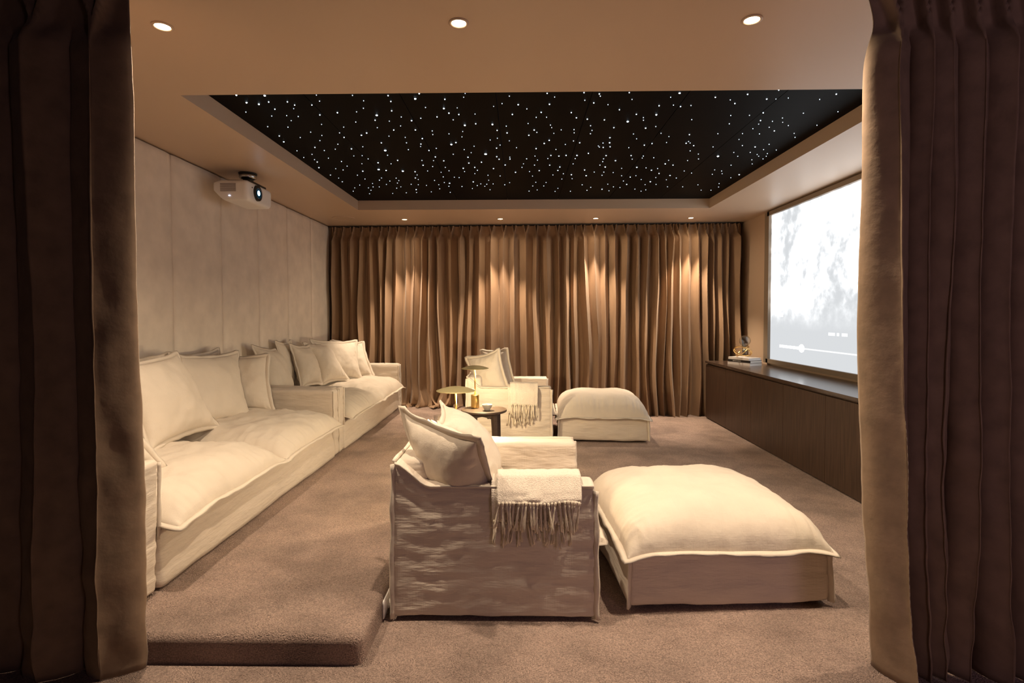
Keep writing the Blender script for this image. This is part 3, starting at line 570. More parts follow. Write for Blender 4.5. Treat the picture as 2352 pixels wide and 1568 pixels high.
def armchair(x0, x1, y0, y1, label, seed):
    AT, AZ, BZ = 0.145, 0.600, 0.705
    t = thing('armchair', ((x0 + x1) / 2, (y0 + y1) / 2, 0), label, 'armchair', 'slipcovered armchairs')
    V, F = slip_arm(x0, x1, y0, y0 + AT, 0.016, AZ, BZ, 0.17, seed, out=-1); obj('arm', V, F, M['linen_side'], t)
    V, F = slip_arm(x0, x1, y1 - AT, y1, 0.016, AZ, BZ, 0.17, seed + 1, out=1); obj('arm', V, F, M['linen_side'], t)
    V, F = rbox(x0, x0 + 0.15, y0 + 0.06, y1 - 0.06, 0.016, BZ, r=0.035, step=0.025, wr=0.008, wsc=(3, 3, 6), seed=seed + 2); obj('backrest', V, F, M['linen_side'], t)
    V, F = rbox(x0 + 0.08, x1 - 0.012, y0 + AT - 0.01, y1 - AT + 0.01, 0.016, 0.275, r=0.02, step=0.03, wr=0.005, wsc=(3, 3, 10), seed=seed + 3); obj('seat_base', V, F, M['linen_side'], t)
    V, F, FV, FF = pillow_surf([(x0 + 0.13, y0 + AT - 0.015, 0.30), (x1 + 0.05, y0 + AT - 0.015, 0.285), (x1 + 0.05, y1 - AT + 0.015, 0.285), (x0 + 0.13, y1 - AT + 0.015, 0.30)], 0.17, pinch=0.02, bottom_ratio=0.14, seed=seed, n=30, power=4.5)
    s = obj('seat_cushion', V, F, M['linen'], t); obj('flange', FV, FF, M['linen'], s)
    # sewn flanges down the corners and along the top of both arms
    for yy, sg in ((y0 - 0.004, -1), (y1 + 0.004, 1)):
        def ypos(z, sg=sg, yy=yy - sg * 0.014): return yy + sg * 0.032 * (1 - (z - 0.016) / (AZ - 0.016))
        for xx, so, zt in ((x0 + 0.012, -1, BZ - 0.012), (x1 - 0.012, 1, AZ - 0.025)):
            pts = [(xx, ypos(z), z) for z in [0.012 + (zt - 0.012) * i / 26 for i in range(27)]]
            obj('flange', *ribbon(pts, 0.026, 0.011, (so * 0.8, sg * 0.6, 0), seed + xx), M['linen'], t)
        pts = []
        for i in range(40):
            x = x0 + 0.01 + (x1 - x0 - 0.02) * i / 39; z = AZ + (BZ - AZ) * (1 - smooth01((x - x0) / 0.17)) - 0.016
            pts.append((x, yy + 0.010 * (-sg), z + 0.004))
        obj('flange', *ribbon(pts, 0.016, 0.010, (0, sg * 0.7, 0.7), seed), M['linen'], t)
    pts = line3((x0 + 0.008, y0 + 0.01, BZ - 0.006), (x0 + 0.008, y1 - 0.01, BZ - 0.006)); obj('flange', *ribbon(pts, 0.016, 0.010, (-0.7, 0, 0.7), seed), M['linen'], t)
    return t

def ottoman(cx, cy, w, d, rot, label, seed, top=0.465):
    t = thing('ottoman', (cx, cy, 0), label, 'ottoman', 'slipcovered ottomans'); R = Rz(rot); c = Vector((cx, cy, 0))
    def place(vs): return [c + R @ (Vector(v) - c) for v in vs]
    x0, x1, y0, y1 = cx - w / 2, cx + w / 2, cy - d / 2, cy + d / 2
    def flare(p):
        k = 1 - max(0, p.z) / 0.27; s = 1 + 0.02 * k
        return (cx + (p.x - cx) * s, cy + (p.y - cy) * s, p.z)
    V, F = rbox(x0 + 0.012, x1 - 0.012, y0 + 0.012, y1 - 0.012, 0.022, 0.275, r=0.018, step=0.024, wr=0.011, wsc=(2.2, 2.2, 9), seed=seed, fn=flare)
    obj('base', place(V), F, M['linen_side'], t)
    for sx, sy in ((-1, -1), (1, -1), (1, 1), (-1, 1)):
        pts = place([(cx + sx * (w / 2 - 0.022) * (1 + 0.02 * (1 - z / 0.27)), cy + sy * (d / 2 - 0.022) * (1 + 0.02 * (1 - z / 0.27)), z) for z in [0.022 + 0.24 * i / 14 for i in range(15)]])
        obj('flange', *ribbon(pts, 0.028, 0.010, R @ Vector((sx * 0.6, sy * 0.75, 0)), seed + sx), M['linen'], t)
    e = 0.004
    cor = place([(x0 - e, y0 - e, 0.275), (x1 + e, y0 - e, 0.275), (x1 + e, y1 + e, 0.275), (x0 - e, y1 + e, 0.275)])
    V, F, FV, FF = pillow_surf(cor, top - 0.275, pinch=0.018, bottom_ratio=0.05, seed=seed, n=92, power=4.2, flange=0.03, wr=0.006, gath=0.007, gfreq=19)
    def droop(p):
        q = R.transposed() @ (Vector(p) - c); k = max(0, (max(abs(q.x) / (w / 2), abs(q.y) / (d / 2)) - 0.86) / 0.24)
        cn = max(0, (min(abs(q.x) / (w / 2), abs(q.y) / (d / 2)) - 0.75) / 0.3)
        return (p[0], p[1], p[2] - 0.018 * k * k - 0.028 * cn * cn)
    s = obj('top_cushion', [droop(v) for v in V], F, M['linen'], t); obj('flange', [droop(v) for v in FV], FF, M['linen'], s)
    return t

def sofa(x0, x1, y0, y1, label, seed):
    """x0 is the wall side, x1 the front"""
    z0 = PZ; AT, AZ, BZ = 0.13, z0 + 0.60, z0 + 0.66
    t = thing('sofa', ((x0 + x1) / 2, (y0 + y1) / 2, z0), label, 'sofa', 'slipcovered sofas')
    def mk(v, sg):
        V, F = slip_arm(x0, x1, v[0], v[1], z0 + 0.010, AZ, BZ, 0.2, seed + sg, out=sg); obj('arm', V, F, M['linen_side'], t)
    mk((y0, y0 + AT), -1); mk((y1 - AT, y1), 1)
    V, F = rbox(x0, x0 + 0.16, y0 + 0.06, y1 - 0.06, z0 + 0.012, BZ, r=0.035, step=0.04, wr=0.006, wsc=(3, 3, 6), seed=seed + 2); obj('backrest', V, F, M['linen_side'], t)
    def flare(p): return (p.x + (0.022 * (1 - (p.z - z0) / 0.27) if p.x > (x0 + x1) / 2 else 0), p.y, p.z)
    V, F = rbox(x0 + 0.1, x1 - 0.010, y0 + AT - 0.02, y1 - AT + 0.02, z0 + 0.010, z0 + 0.27, r=0.02, step=0.03, wr=0.009, wsc=(3, 1.6, 9), seed=seed + 3, fn=flare); obj('seat_base', V, F, M['linen_side'], t)
    ym = (y0 + y1) / 2; zs = z0 + 0.325
    for k, (ya, yb) in enumerate(((y0 + AT - 0.01, ym), (ym, y1 - AT + 0.01))):
        e = 0.012
        cor = [(x0 + 0.13, ya, zs + 0.015), (x1 + 0.082, ya + e, zs), (x1 + 0.082, yb - e, zs), (x0 + 0.13, yb, zs + 0.015)]
        V, F, FV, FF = pillow_surf(cor, 0.14, pinch=0.02, bottom_ratio=0.12, seed=seed * 3 + k, n=76, power=4.2, flange=0.026, wr=0.014, gath=0.009, gfreq=17)
        def droop(p):
            p = Vector(p); k2 = max(0, (p.x - (x1 - 0.16)) / 0.22); ed = max(0, (abs(p.y - (ya + yb) / 2) / ((yb - ya) / 2) - 0.7) / 0.3)
            return (p.x, p.y, p.z - 0.018 * k2 * k2 - 0.016 * k2 * ed * ed)
        s = obj('seat_cushion', [droop(v) for v in V], F, M['linen'], t); obj('flange', [droop(v) for v in FV], FF, M['linen'], s)
    for ya, yb, sg in ((y0, y0 + AT, -1), (y1 - AT, y1, 1)):
        for yy, so in ((ya + 0.006, -1), (yb - 0.006, 1)):
            pts = [(x1 - 0.004, yy + (sg * 0.026 * (1 - (z - z0) / 0.6)), z) for z in [z0 + (0.02 if so == sg else 0.24) + (0.565 - (0 if so == sg else 0.22)) * i / 22 for i in range(23)]]
            obj('flange', *ribbon(pts, 0.014, 0.009, (0.7, so * 0.7, 0), seed + yy), M['linen'], t)
        pts = [(x, (ya if sg < 0 else yb) - sg * 0.012, AZ + (BZ - AZ) * (1 - smooth01((x - x0) / 0.2)) - 0.010) for x in [x0 + 0.02 + (x1 - x0 - 0.05) * i / 30 for i in range(31)]]
        obj('flange', *ribbon(pts, 0.013, 0.009, (0, sg * 0.7, 0.7), seed), M['linen'], t)
    return t

SB0, SF = -2.645, -1.635
sofa(SB0, SF, 2.285, 4.822, 'cream slipcovered sofa nearest the doorway, against the wall panels', 21)
sofa(SB0, SF, 4.858, 7.35, 'cream slipcovered sofa at the far end beside the far curtain', 22)
armchair(-0.575, 0.335, 2.408, 3.375, 'cream slipcovered armchair nearest the doorway, beside the step', 31)
armchair(-0.575, 0.325, 5.72, 6.72, 'cream slipcovered armchair in front of the far curtain', 32)
ottoman(0.935, 2.97, 0.965, 0.97, math.radians(4.0), 'large cream slipcovered ottoman pushed up to the nearer armchair', 41)
ottoman(0.905, 6.25, 0.965, 0.965, math.radians(-3), 'large cream slipcovered ottoman pushed up to the farther armchair', 42, 0.50)

# ------------------------------------------------------------------ cushions (corners bl, br, tr, tl)
GS = 'scatter cushions on the sofas'; GC = 'scatter cushions on the armchairs'
def P(bl, br, tr, tl, T, label, g, seed, **k): return pillow('cushion', [bl, br, tr, tl], T, label, 'cushion', g, seed, **k)
P((-2.02, 2.30 + 0.18, 0.60), (-1.86, 2.74, 0.60), (-2.06, 2.62, 1.02), (-2.25, 2.50, 1.02), 0.09, 'cream cushion on the nearer sofa tucked behind the left doorway curtain', GS, 1)
P((-2.13, 3.08, 0.60), (-2.15, 3.78, 0.595), (-2.37, 3.71, 1.085), (-2.36, 3.05, 1.07), 0.105, 'large square cream cushion nearest the doorway curtain on the nearer sofa', GS, 2)
P((-2.32, 3.74, 0.58), (-2.19, 4.33, 0.545), (-2.41, 4.56, 1.035), (-2.50, 3.86, 1.065), 0.09, 'square cream cushion in the middle of the nearer sofa', GS, 3)
P((-2.52, 4.40, 0.575), (-2.10, 4.52, 0.575), (-2.20, 4.66, 1.005), (-2.60, 4.56, 1.02), 0.075, 'cream cushion leaning in the far corner of the nearer sofa against its arm', GS, 4)
P((-2.42, 3.20, 0.62), (-2.42, 3.76, 0.62), (-2.53, 3.86, 1.075), (-2.52, 3.20, 1.07), 0.055, 'cream cushion hidden at the back of the nearer sofa, one corner showing', GS, 5)
P((-2.46, 4.02, 0.62), (-2.46, 4.40, 0.62), (-2.55, 4.52, 1.06), (-2.55, 4.00, 1.05), 0.05, 'cream cushion at the back of the nearer sofa peeping over the middle cushion', GS, 6)
P((-2.38, 5.12, 0.60), (-2.34, 5.56, 0.60), (-2.52, 5.54, 1.00), (-2.54, 5.14, 1.06), 0.115, 'cream cushion nearest the shared arms on the farther sofa', GS, 7)
P((-2.49, 5.66, 0.60), (-2.49, 6.00, 0.60), (-2.57, 6.03, 1.06), (-2.57, 5.68, 1.07), 0.05, 'shaded cream cushion standing at the back of the farther sofa', GS, 8)
P((-2.35, 5.78, 0.60), (-2.27, 6.13, 0.60), (-2.42, 6.20, 1.00), (-2.49, 5.86, 1.03), 0.10, 'cream cushion second from the shared arms on the farther sofa', GS, 9)
P((-2.26, 6.18, 0.60), (-2.08, 6.48, 0.60), (-2.34, 6.52, 1.00), (-2.46, 6.18, 1.03), 0.11, 'plump cream cushion in the middle of the farther sofa', GS, 10)
P((-2.28, 6.46, 0.60), (-2.00, 6.72, 0.58), (-2.11, 6.90, 1.02), (-2.46, 6.39, 1.055), 0.105, 'upright square cream cushion near the far end of the farther sofa', GS, 11)
P((-2.20, 6.94, 0.59), (-1.93, 7.02, 0.59), (-2.10, 7.17, 0.99), (-2.46, 7.08, 1.02), 0.075, 'cream cushion in the last corner of the farther sofa by the far curtain', GS, 12)
# nearer armchair
P((-0.43, 2.62, 0.46), (-0.09, 2.57, 0.46), (-0.195, 2.315, 0.815), (-0.555, 2.60, 0.885), 0.11, 'cream cushion overhanging the near arm of the nearer armchair', GC, 13, flange=0.035)
P((-0.15, 2.74, 0.47), (-0.12, 3.16, 0.47), (-0.44, 3.08, 0.85), (-0.40, 2.74, 0.80), 0.12, 'cream cushion leaning on the back of the nearer armchair', GC, 14, flange=0.03)
P((-0.46, 6.02, 0.46), (-0.12, 5.95, 0.46), (-0.255, 5.99, 0.965), (-0.60, 6.14, 0.865), 0.10, 'cream cushion facing the doorway on the farther armchair', GC, 15)
P((-0.36, 6.32, 0.47), (-0.05, 6.22, 0.47), (-0.17, 6.30, 0.95), (-0.46, 6.44, 0.93), 0.08, 'cream cushion behind the other on the farther armchair', GC, 16)

# ------------------------------------------------------------------ throws over the near arms
def tassel_mesh(L, r, seed):
    rnd = random.Random(seed); b = MB()
    b.tube([(0, 0, 0.004), (0, 0, -0.002), (0, 0, -0.010), (0, 0, -0.014)], [r * 0.6, r * 1.1, r * 1.1, r * 0.7], 7)
    for k in range(6):
        a = 2 * PI * k / 6 + rnd.random(); sp = rnd.uniform(0.3, 1.3) * r
        pts = [(0.4 * r * math.cos(a), 0.4 * r * math.sin(a), -0.012)]
        l = L * rnd.uniform(0.85, 1.05)
        for i in range(1, 7):
            f = i / 6
            pts.append((sp * f * math.cos(a) * 1.3 + rnd.uniform(-1, 1) * 0.0016, sp * f * math.sin(a) + rnd.uniform(-1, 1) * 0.0012, -0.012 - l * f))
        b.tube(pts, [r * 0.42] * 6 + [r * 0.5], 5)
    return b
TPROTO = []
def throw(x0, x1, ya, label, seed, az=0.60, outer_z=0.535, nt=22, tl=0.115):
    """ya = outer face of the arm"""
    t = thing('throw_blanket', ((x0 + x1) / 2, ya + 0.07, az), label, 'throw', 'fringed throws')
    rnd = random.Random(seed)
    def layer(xa, xb, off, zin, zout, sd):
        path = [(ya + 0.145 + off * 0.7, zin), (ya + 0.145 + off * 0.8, az - 0.03), (ya + 0.128 + off * 0.6, az + off * 0.8), (ya + 0.10, az + 0.006 + off), (ya + 0.06, az + 0.008 + off), (ya + 0.022, az + 0.002 + off), (ya - 0.004 - off * 0.7, az - 0.022), (ya - 0.010 - off * 1.05, az - 0.05), (ya - 0.014 - off * 1.1, zout)]
        # resample
        pts = []
        for i in range(len(path) - 1):
            k = 6 if i < len(path) - 2 else 8
            for q in range(k): pts.append((lerp(path[i][0], path[i + 1][0], q / k), lerp(path[i][1], path[i + 1][1], q / k)))
        pts.append(path[-1]); nx = 46; V = []; F = []
        for j, (y, z) in enumerate(pts):
            f = j / (len(pts) - 1)
            for i in range(nx + 1):
                s = i / nx; x = lerp(xa, xb, s) + 0.012 * (s - 0.5) * math.sin(f * 3) 
                w = 0.006 * noise.noise(Vector((x * 9 + sd, f * 5, sd))) + 0.004 * noise.noise(Vector((x * 26 + sd, f * 2, 0)))
                dz = 0.012 * noise.noise(Vector((s * 3 + sd, 0, 4))) * f
                V.append((x, y - abs(w) * (1 if f > 0.5 else -1) * 1.2, z + abs(w) * 0.8 + dz))
        for j in range(len(pts) - 1):
            for i in range(nx): a = j * (nx + 1) + i; F.append((a, a + 1, a + nx + 2, a + nx + 1))
        o = obj('blanket', V, F, M['throw'], t, solid=0.007)
        return o, V[-(nx + 1):]
    for (xa, xb, off, zo, sd, cnt, ll) in ((x0 - 0.012, x1 - 0.035, 0.012, outer_z - 0.085, seed, nt - 2, tl * 0.85), (x0 + 0.012, x1, 0.034, outer_z, seed + 9, nt, tl)):
        o, edge = layer(xa, xb, off, 0.50, zo, sd)
        for k in range(cnt):
            p = Vector(edge[min(len(edge) - 1, int(round((k + 0.5) / cnt * (len(edge) - 1))))])
            if not TPROTO:
                for s in range(5): TPROTO.append(None)
            i = rnd.randrange(5)
            if TPROTO[i] is None:
                q = tassel_mesh(0.115, 0.0052, i).make('tassel', M['tassel'], None, smooth=True); TPROTO[i] = q
            else: q = TPROTO[i].copy(); COL.objects.link(q)
            q.parent = o; q.location = p - wloc(o) + Vector((0, -0.002, 0.004)); q.rotation_euler = (rnd.uniform(-0.20, 0.02), rnd.uniform(-0.14, 0.14), rnd.uniform(0, 6)); q.scale = (1, 1, ll / 0.115 * rnd.uniform(0.85, 1.12))
    return t
throw(-0.115, 0.262, 2.408, 'cream woven throw with fringe over the near arm of the nearer armchair', 3)
throw(-0.12, 0.175, 5.72, 'pale woven throw with fringe over the near arm of the farther armchair', 5, outer_z=0.42, nt=20, tl=0.135)

# ------------------------------------------------------------------ side tables, lamps, bowls
def side_table(cx, cy, label, turn):
    t = thing('side_table', (cx, cy, 0), label, 'side table', 'round side tables'); h = 0.50; r = 0.207
    MB().lathe([(0.002, h - 0.016), (r - 0.006, h - 0.016), (r, h - 0.011), (r, h + 0.004), (r - 0.004, h + 0.006), (r - 0.008, h), (0.002, h)], (cx, cy, 0), n=56).make('table_top', M['table_wood'], t, smooth=False)
    for k in range(4):
        a = turn + PI / 2 * k; rr = 0.150
        p0 = Vector((cx + rr * math.cos(a), cy + rr * math.sin(a), h - 0.015)); p1 = Vector((cx + (rr + 0.022) * math.cos(a), cy + (rr + 0.022) * math.sin(a), 0.0))
        b = MB(); R = Rz(a); V = []
        for p, s in ((p0, 0.021), (p1, 0.013)):
            V += [p + R @ Vector((sx * s, sy * s, 0)) for sx, sy in ((-1, -1), (1, -1), (1, 1), (-1, 1))]
        b.add(V, [(0, 1, 2, 3), (4, 5, 6, 7)] + [(i, (i + 1) % 4, 4 + (i + 1) % 4, 4 + i) for i in range(4)]); b.make('leg', M['table_wood'], t)
    for k in range(4):      # scalloped apron between each pair of legs
        a0, a1 = turn + PI / 2 * k, turn + PI / 2 * (k + 1); rr = 0.148
        A, B = Vector((cx + rr * math.cos(a0), cy + rr * math.sin(a0), 0)), Vector((cx + rr * math.cos(a1), cy + rr * math.sin(a1), 0))
        d = (B - A).normalized(); nrm = Vector((-d.y, d.x, 0)) * 0.008; n = 40; V = []; F = []
        for i in range(n + 1):
            s = i / n; p = A + (B - A) * s
            dep = 0.030 + 0.028 * abs(2 * s - 1) ** 1.4 + 0.006 * (1 if 0.22 < s < 0.30 or 0.70 < s < 0.78 else 0)
            V += [p + nrm + Vector((0, 0, h - 0.016)), p - nrm + Vector((0, 0, h - 0.016)), p - nrm + Vector((0, 0, h - 0.016 - dep)), p + nrm + Vector((0, 0, h - 0.016 - dep))]
        for i in range(n):
            for c in range(4): F.append((i * 4 + c, i * 4 + (c + 1) % 4, i * 4 + 4 + (c + 1) % 4, i * 4 + 4 + c))
        obj('apron', V, F, M['table_wood'], t, smooth=False)
    return t
def table_lamp(x, y, z, label, watts, zs=0.365):
    t = thing('table_lamp', (x, y, z), label, 'lamp', 'brass table lamps')
    MB().lathe([(0.002, 0), (0.037, 0), (0.038, 0.002), (0.038, 0.118), (0.036, 0.120), (0.002, 0.120)], (x, y, z), n=40).make('base', M['brass'], t, smooth=False)
    MB().lathe([(0.0062, 0.118), (0.0062, zs + 0.012)], (x, y, z), n=14).make('stem', M['brass'], t, smooth=True)
    R = 0.128; pr = []
    for i in range(13):
        s = i / 12; pr.append((max(0.002, R * s), zs + 0.027 * (1 - s ** 2)))
    lo = []
    for i in range(13):
        s = 1 - i / 12; lo.append((max(0.002, (R - 0.002) * s), zs - 0.003 + 0.018 * (1 - s ** 2)))
    MB().lathe(pr + lo, (x, y, z), n=56).make('shade', M['shade'], t, smooth=True)
    MB().lathe([(0.008, zs - 0.002), (0.030, zs - 0.002), (0.030, zs + 0.004), (0.008, zs + 0.005)], (x, y, z), n=32).make('diffuser', M['lamp_led'], t)
    l = bpy.data.lights.new('lamp_glow', 'POINT'); l.energy = watts; l.color = (1.0, 0.78, 0.48); l.shadow_soft_size = 0.03
    lo_ = bpy.data.objects.new('lamp_glow', l); COL.objects.link(lo_); lo_.parent = t; lo_.location = (0.055, 0.01, zs - 0.045)
    return t
def bowl(x, y, z, r, label):
    t = thing('bowl', (x, y, z), label, 'bowl')
    MB().lathe([(0.002, 0.004), (r * 0.5, 0.004), (r * 0.5, 0.0), (r * 0.55, 0.0), (r * 0.58, 0.008), (r * 0.8, r * 0.45), (r * 0.96, r * 0.85), (r, r * 1.1), (r * 0.96, r * 1.1), (r * 0.9, r * 0.85), (r * 0.7, r * 0.4), (r * 0.3, 0.016), (0.002, 0.014)], (x, y, z), n=40).make('body', M['ceramic'], t, smooth=True)
    pr = [(r * 0.86, r * 0.72), (r * 0.8, r * 0.80), (r * 0.3, r * 0.86), (0.002, r * 0.87)]
    MB().lathe([(0.002, r * 0.5)] + pr, (x, y, z), n=28).make('candle_wax', M['wax'], t, smooth=True)
    return t
T2 = (-0.335, 4.93)
side_table(T2[0], T2[1], 'small round dark wooden side table with a bowl and brass lamp on it', math.radians(40))
table_lamp(-0.425, 5.03, 0.504, 'brass table lamp on the side table beside the farther armchair', LAMP_W)
bowl(-0.305, 4.90, 0.502, 0.047, 'small grey stoneware bowl on the round side table')
T1 = (-0.38, 3.66)
side_table(T1[0], T1[1], 'round dark side table hidden behind the nearer armchair', math.radians(20))
table_lamp(-0.425, 3.54, 0.504, 'brass table lamp with a domed shade behind the nearer armchair', LAMP_W * 0.8)
# clear hurricane glass with a candle
gx, gy = -0.535, 3.60
t = thing('candle_holder', (gx, gy, 0.504), 'clear glass candle holder behind the nearer armchair cushions', 'candle holder')
MB().lathe([(0.002, 0), (0.040, 0), (0.044, 0.01), (0.045, 0.19), (0.0425, 0.19), (0.0415, 0.012), (0.002, 0.008)], (gx, gy, 0.504), n=36).make('glass', M['glass'], t, smooth=True)
MB().lathe([(0.002, 0.0095), (0.034, 0.0095), (0.034, 0.135), (0.030, 0.140), (0.002, 0.138)], (gx, gy, 0.504), n=30).make('candle', M['wax'], t, smooth=False)
MB().tube([(gx, gy, 0.641), (gx, gy, 0.652), (gx + 0.002, gy, 0.660)], 0.0012, 6).make('wick', M['black_plastic'], t)

# ------------------------------------------------------------------ curtains
def curtain_sheet(A, B, ztop, nf, seed, amp=0.055, zbot=0.0, per=18, rows=70, pinch_dz=0.10, lean=0.06, xlean=None, front=None, puddle=None, widths=None, ampf=None, head=0.4, top_pleat=True, lpow=0.55, crease=0.0):
    """pinch-pleated cloth hung from A to B (2D points). The +side (towards front vector) bulges."""
    A, B = Vector((A[0], A[1], 0)), Vector((B[0], B[1], 0)); d = (B - A); L = d.length; d.normalize()
    nr = Vector((d.y, -d.x, 0)) if front is None else Vector(front)
    rnd = random.Random(seed)
    ws = widths or [rnd.uniform(0.7, 1.35) for _ in range(nf)]
    tot = sum(ws); edges = [0]
    for w in ws: edges.append(edges[-1] + w / tot)
    am = ampf or [rnd.uniform(0.65, 1.2) for _ in range(nf)]
    ph = [rnd.uniform(-1, 1) for _ in range(nf)]
    zp = ztop - pinch_dz
    V = []; F = []; cols = nf * per + 1
    zs = [ztop, ztop - 0.02, ztop - 0.045, ztop - 0.07, zp + 0.01, zp, zp - 0.012, zp - 0.03, zp - 0.06, zp - 0.10]
    k = rows - len(zs)
    zs += [zp - 0.10 - (zp - 0.10 - zbot) * ((i + 1) / k) ** 0.95 for i in range(k)]
    for z in zs:
        h = (ztop - z) / (ztop - zbot)
        if z > zp: pinch = 1 - 0.45 * (1 - (z - zp) / pinch_dz)
        else: pinch = 0.55 + 0.45 * smooth01((zp - z) / 0.25)
        for c in range(cols):
            f = min(nf - 1, c // per); s = (c - f * per) / per
            e0, e1 = edges[f], edges[f + 1]
            th = s * 2 * PI
            body = smooth01((zp - z) / 0.10) if z < zp else 0.0
            # rounded lobe with narrow deep valleys
            lobe = (0.5 - 0.5 * math.cos(th)); lobe = lobe ** lpow
            up = max(0.0, (z - zp) / pinch_dz); dl = 0.03 + 0.15 * up      # two fingers of cloth fanning up from the pinch
            lob_head = 0.75 * max(math.exp(-((s - 0.5 - dl) / 0.075) ** 2), math.exp(-((s - 0.5 + dl) / 0.075) ** 2))
            a0 = am[f] * amp * (1 + 0.35 * h)
            a1 = (am[(f + 1) % nf] + am[f]) / 2 * amp
            wob = noise.noise(Vector((f * 3.1 + seed, z * 1.1, 0.3)))
            dep = lerp(lob_head * head * amp * 1.15, lobe * a0 * (1 + 0.35 * wob), body)
            lat = -0.20 * math.sin(2 * th) * body * 0.55 * (e1 - e0) * L * (0.8 + 0.5 * noise.noise(Vector((f * 1.7, z * 0.8, seed))))
            sway = lean * h * noise.noise(Vector((f * 0.55 + seed * 2, z * 0.55, 5.0))) + 0.012 * body * noise.noise(Vector((f * 7.7, z * 1.6, seed)))
            pos = (e0 + (e1 - e0) * s) * L + lat + sway
            if xlean: pos += xlean(pos, z)
            y = dep + 0.010 * h * noise.noise(Vector((pos * 4, z * 2, seed)))
            if crease: y += crease * h ** 0.5 * noise.fractal(Vector((pos * 7 + seed, z * 2.6, seed)), 0.8, 2, 4) + crease * 1.6 * h ** 3 * noise.noise(Vector((pos * 11, z * 9, seed)))
            zz = z
            if puddle:
                dx, dy, dz = puddle(pos, z); pos += dx; y += dy; zz += dz
            if z < zbot + 0.02: zz = max(0.003, zz + 0.012 * noise.noise(Vector((pos * 5, 0, seed))))
            V.append(A + d * pos + nr * y + Vector((0, 0, zz)))
    R = len(zs)
    for r in range(R - 1):
        for c in range(cols - 1): a = r * cols + c; F.append((a, a + 1, a + cols + 1, a + cols))
    tops = [A + d * ((edges[f] + edges[f + 1]) / 2 * L) + nr * (amp * 0.2) + Vector((0, 0, ztop)) for f in range(nf)]
    return V, F, tops

# far curtain: two drops on one track
TA, TB = Vector((-2.63, 7.56, 0)), Vector((2.96, 7.40, 0))
def tpt(f): return (TA + (TB - TA) * f)
def far_curtain(f0, f1, nf, seed, label, puddle=None):
    a, b_ = tpt(f0), tpt(f1)
    V, F, tops = curtain_sheet(a, b_, 2.578, nf, seed, amp=0.15, per=22, rows=66, lean=0.13, head=0.7, lpow=1.0, puddle=puddle)
    t = thing('curtain', ((a.x + b_.x) / 2, (a.y + b_.y) / 2, 0), label, 'curtain', 'far curtain drops')
    obj('fabric', V, F, M['curtain'], t)
    hk = None
    for p in tops:
        q = p + Vector((0, 0.012, 0))
        if hk is None:
            hk = MB().tube([q + Vector((0, 0, -0.008)), q + Vector((0, 0.006, 0.006)), q + Vector((0, 0, 0.020)), q + Vector((0, -0.004, 0.028))], 0.0024, 6).make('hook', M['chrome'], t); hq = q
        else:
            k = hk.copy(); COL.objects.link(k); k.parent = t; k.location = q - hq
    return t
def pud(pos, z):
    # the left drop trails on the floor beside the far sofa
    k = smooth01((0.42 - z) / 0.42); g = math.exp(-((pos - 1.45) / 0.34) ** 2)
    return (0.10 * k * g * math.sin(pos * 14 + z * 9), 0.16 * k * g * (0.6 + 0.6 * math.sin(pos * 19 + z * 14)), PZ * smooth01((0.16 - z) / 0.16) * (1 if pos < 2.0 else 0) + 0.03 * k * g * math.sin(pos * 23))
far_curtain(0.0, 0.845, 36, 7, 'wide brown velvet curtain drop covering the far wall', pud)
far_curtain(0.838, 1.0, 8, 12, 'narrow brown velvet curtain drop beside the screen wall, behind the gold ornament')
b = MB(); a, c = tpt(-0.008), tpt(1.005); dv = (c - a).normalized(); nv = Vector((-dv.y, dv.x, 0)) * 0.014
V = [p + s * nv + Vector((0, 0, z)) for p in (a, c) for s in (-1, 1) for z in (2.586, 2.5985)]
b.add(V, [(0, 1, 3, 2), (4, 6, 7, 5), (0, 4, 5, 1), (2, 3, 7, 6), (0, 2, 6, 4), (1, 5, 7, 3)])
o = b.make('curtain_track', M['track'], loc=(0.1, 7.34, 2.58)); tag(o, 'slim dark ceiling track carrying the far curtain', 'curtain track')

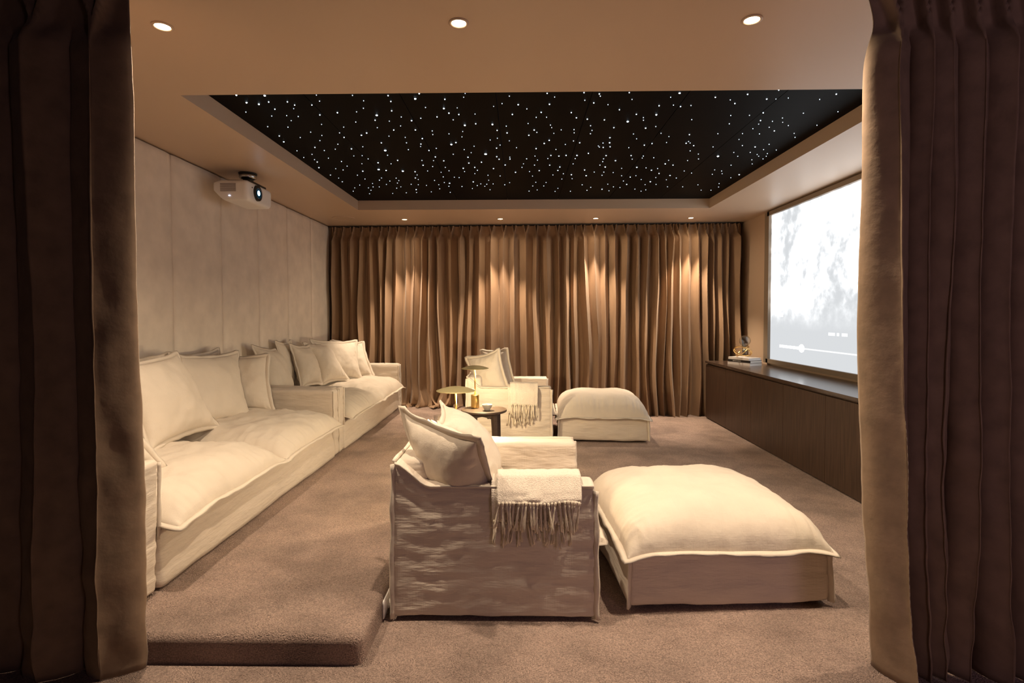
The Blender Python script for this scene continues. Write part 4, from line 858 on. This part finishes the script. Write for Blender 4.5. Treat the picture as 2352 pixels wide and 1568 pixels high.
# doorway curtains, seen from the unlit hall
def door_curtain(A, B, nf, seed, label, widths, ampf, xl, amp, zt, stitch=None):
    V, F, tops = curtain_sheet(A, B, zt, nf, seed, amp=amp, per=26, rows=90, pinch_dz=0.10, lean=0.05, front=(0, -1, 0), xlean=xl, widths=widths, ampf=ampf, head=0.8, lpow=0.6, crease=0.012)
    t = thing('curtain', ((A[0] + B[0]) / 2, (A[1] + B[1]) / 2, 0), label, 'curtain', 'doorway curtains')
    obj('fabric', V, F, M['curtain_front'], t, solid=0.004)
    if stitch is not None:      # running stitches of the side hem
        cols = nf * 26 + 1; b = MB()
        for r in range(54, 89):
            p, q = Vector(V[r * cols + stitch]), Vector(V[(r + 1) * cols + stitch]); o = Vector((-0.0015, -0.0035, 0))
            b.tube([p + o + (q - p) * 0.1, p + o * 1.3 + (q - p) * 0.35, p + o + (q - p) * 0.6], 0.0011, 5)
        b.make('hem_stitching', M['seam'], t)
    return t
def xl_left(pos, z):
    # flares out and down from the pinch at the free edge
    h = 2.572 - z
    return -(0.012 * (1 - smooth01(h / 0.5)) + 0.02 * smooth01(h / 2.4)*0) * math.exp(-((0.86 - pos) / 0.22) ** 2)
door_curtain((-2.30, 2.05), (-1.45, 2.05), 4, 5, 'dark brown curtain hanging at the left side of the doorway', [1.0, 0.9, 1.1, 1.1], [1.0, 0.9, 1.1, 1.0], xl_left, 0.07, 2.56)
def xl_right(pos, z):
    h = 2.572 - z; k = math.exp(-(pos / 0.16) ** 2)
    return k * (0.03 * math.exp(-((h - 0.13) / 0.10) ** 2) + 0.075 * max(0, (h - 1.6)))
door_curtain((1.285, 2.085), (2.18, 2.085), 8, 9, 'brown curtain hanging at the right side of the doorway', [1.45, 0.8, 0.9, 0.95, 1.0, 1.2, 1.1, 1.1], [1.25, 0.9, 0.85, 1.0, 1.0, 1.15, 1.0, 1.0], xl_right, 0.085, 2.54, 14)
o = MB().box(-2.3, 2.19, 2.05, 2.08, 2.568, 2.588).make('curtain_track', M['track'], loc=(0, 2.0, 2.578)); tag(o, 'dark track above the doorway carrying the two doorway curtains', 'curtain track')
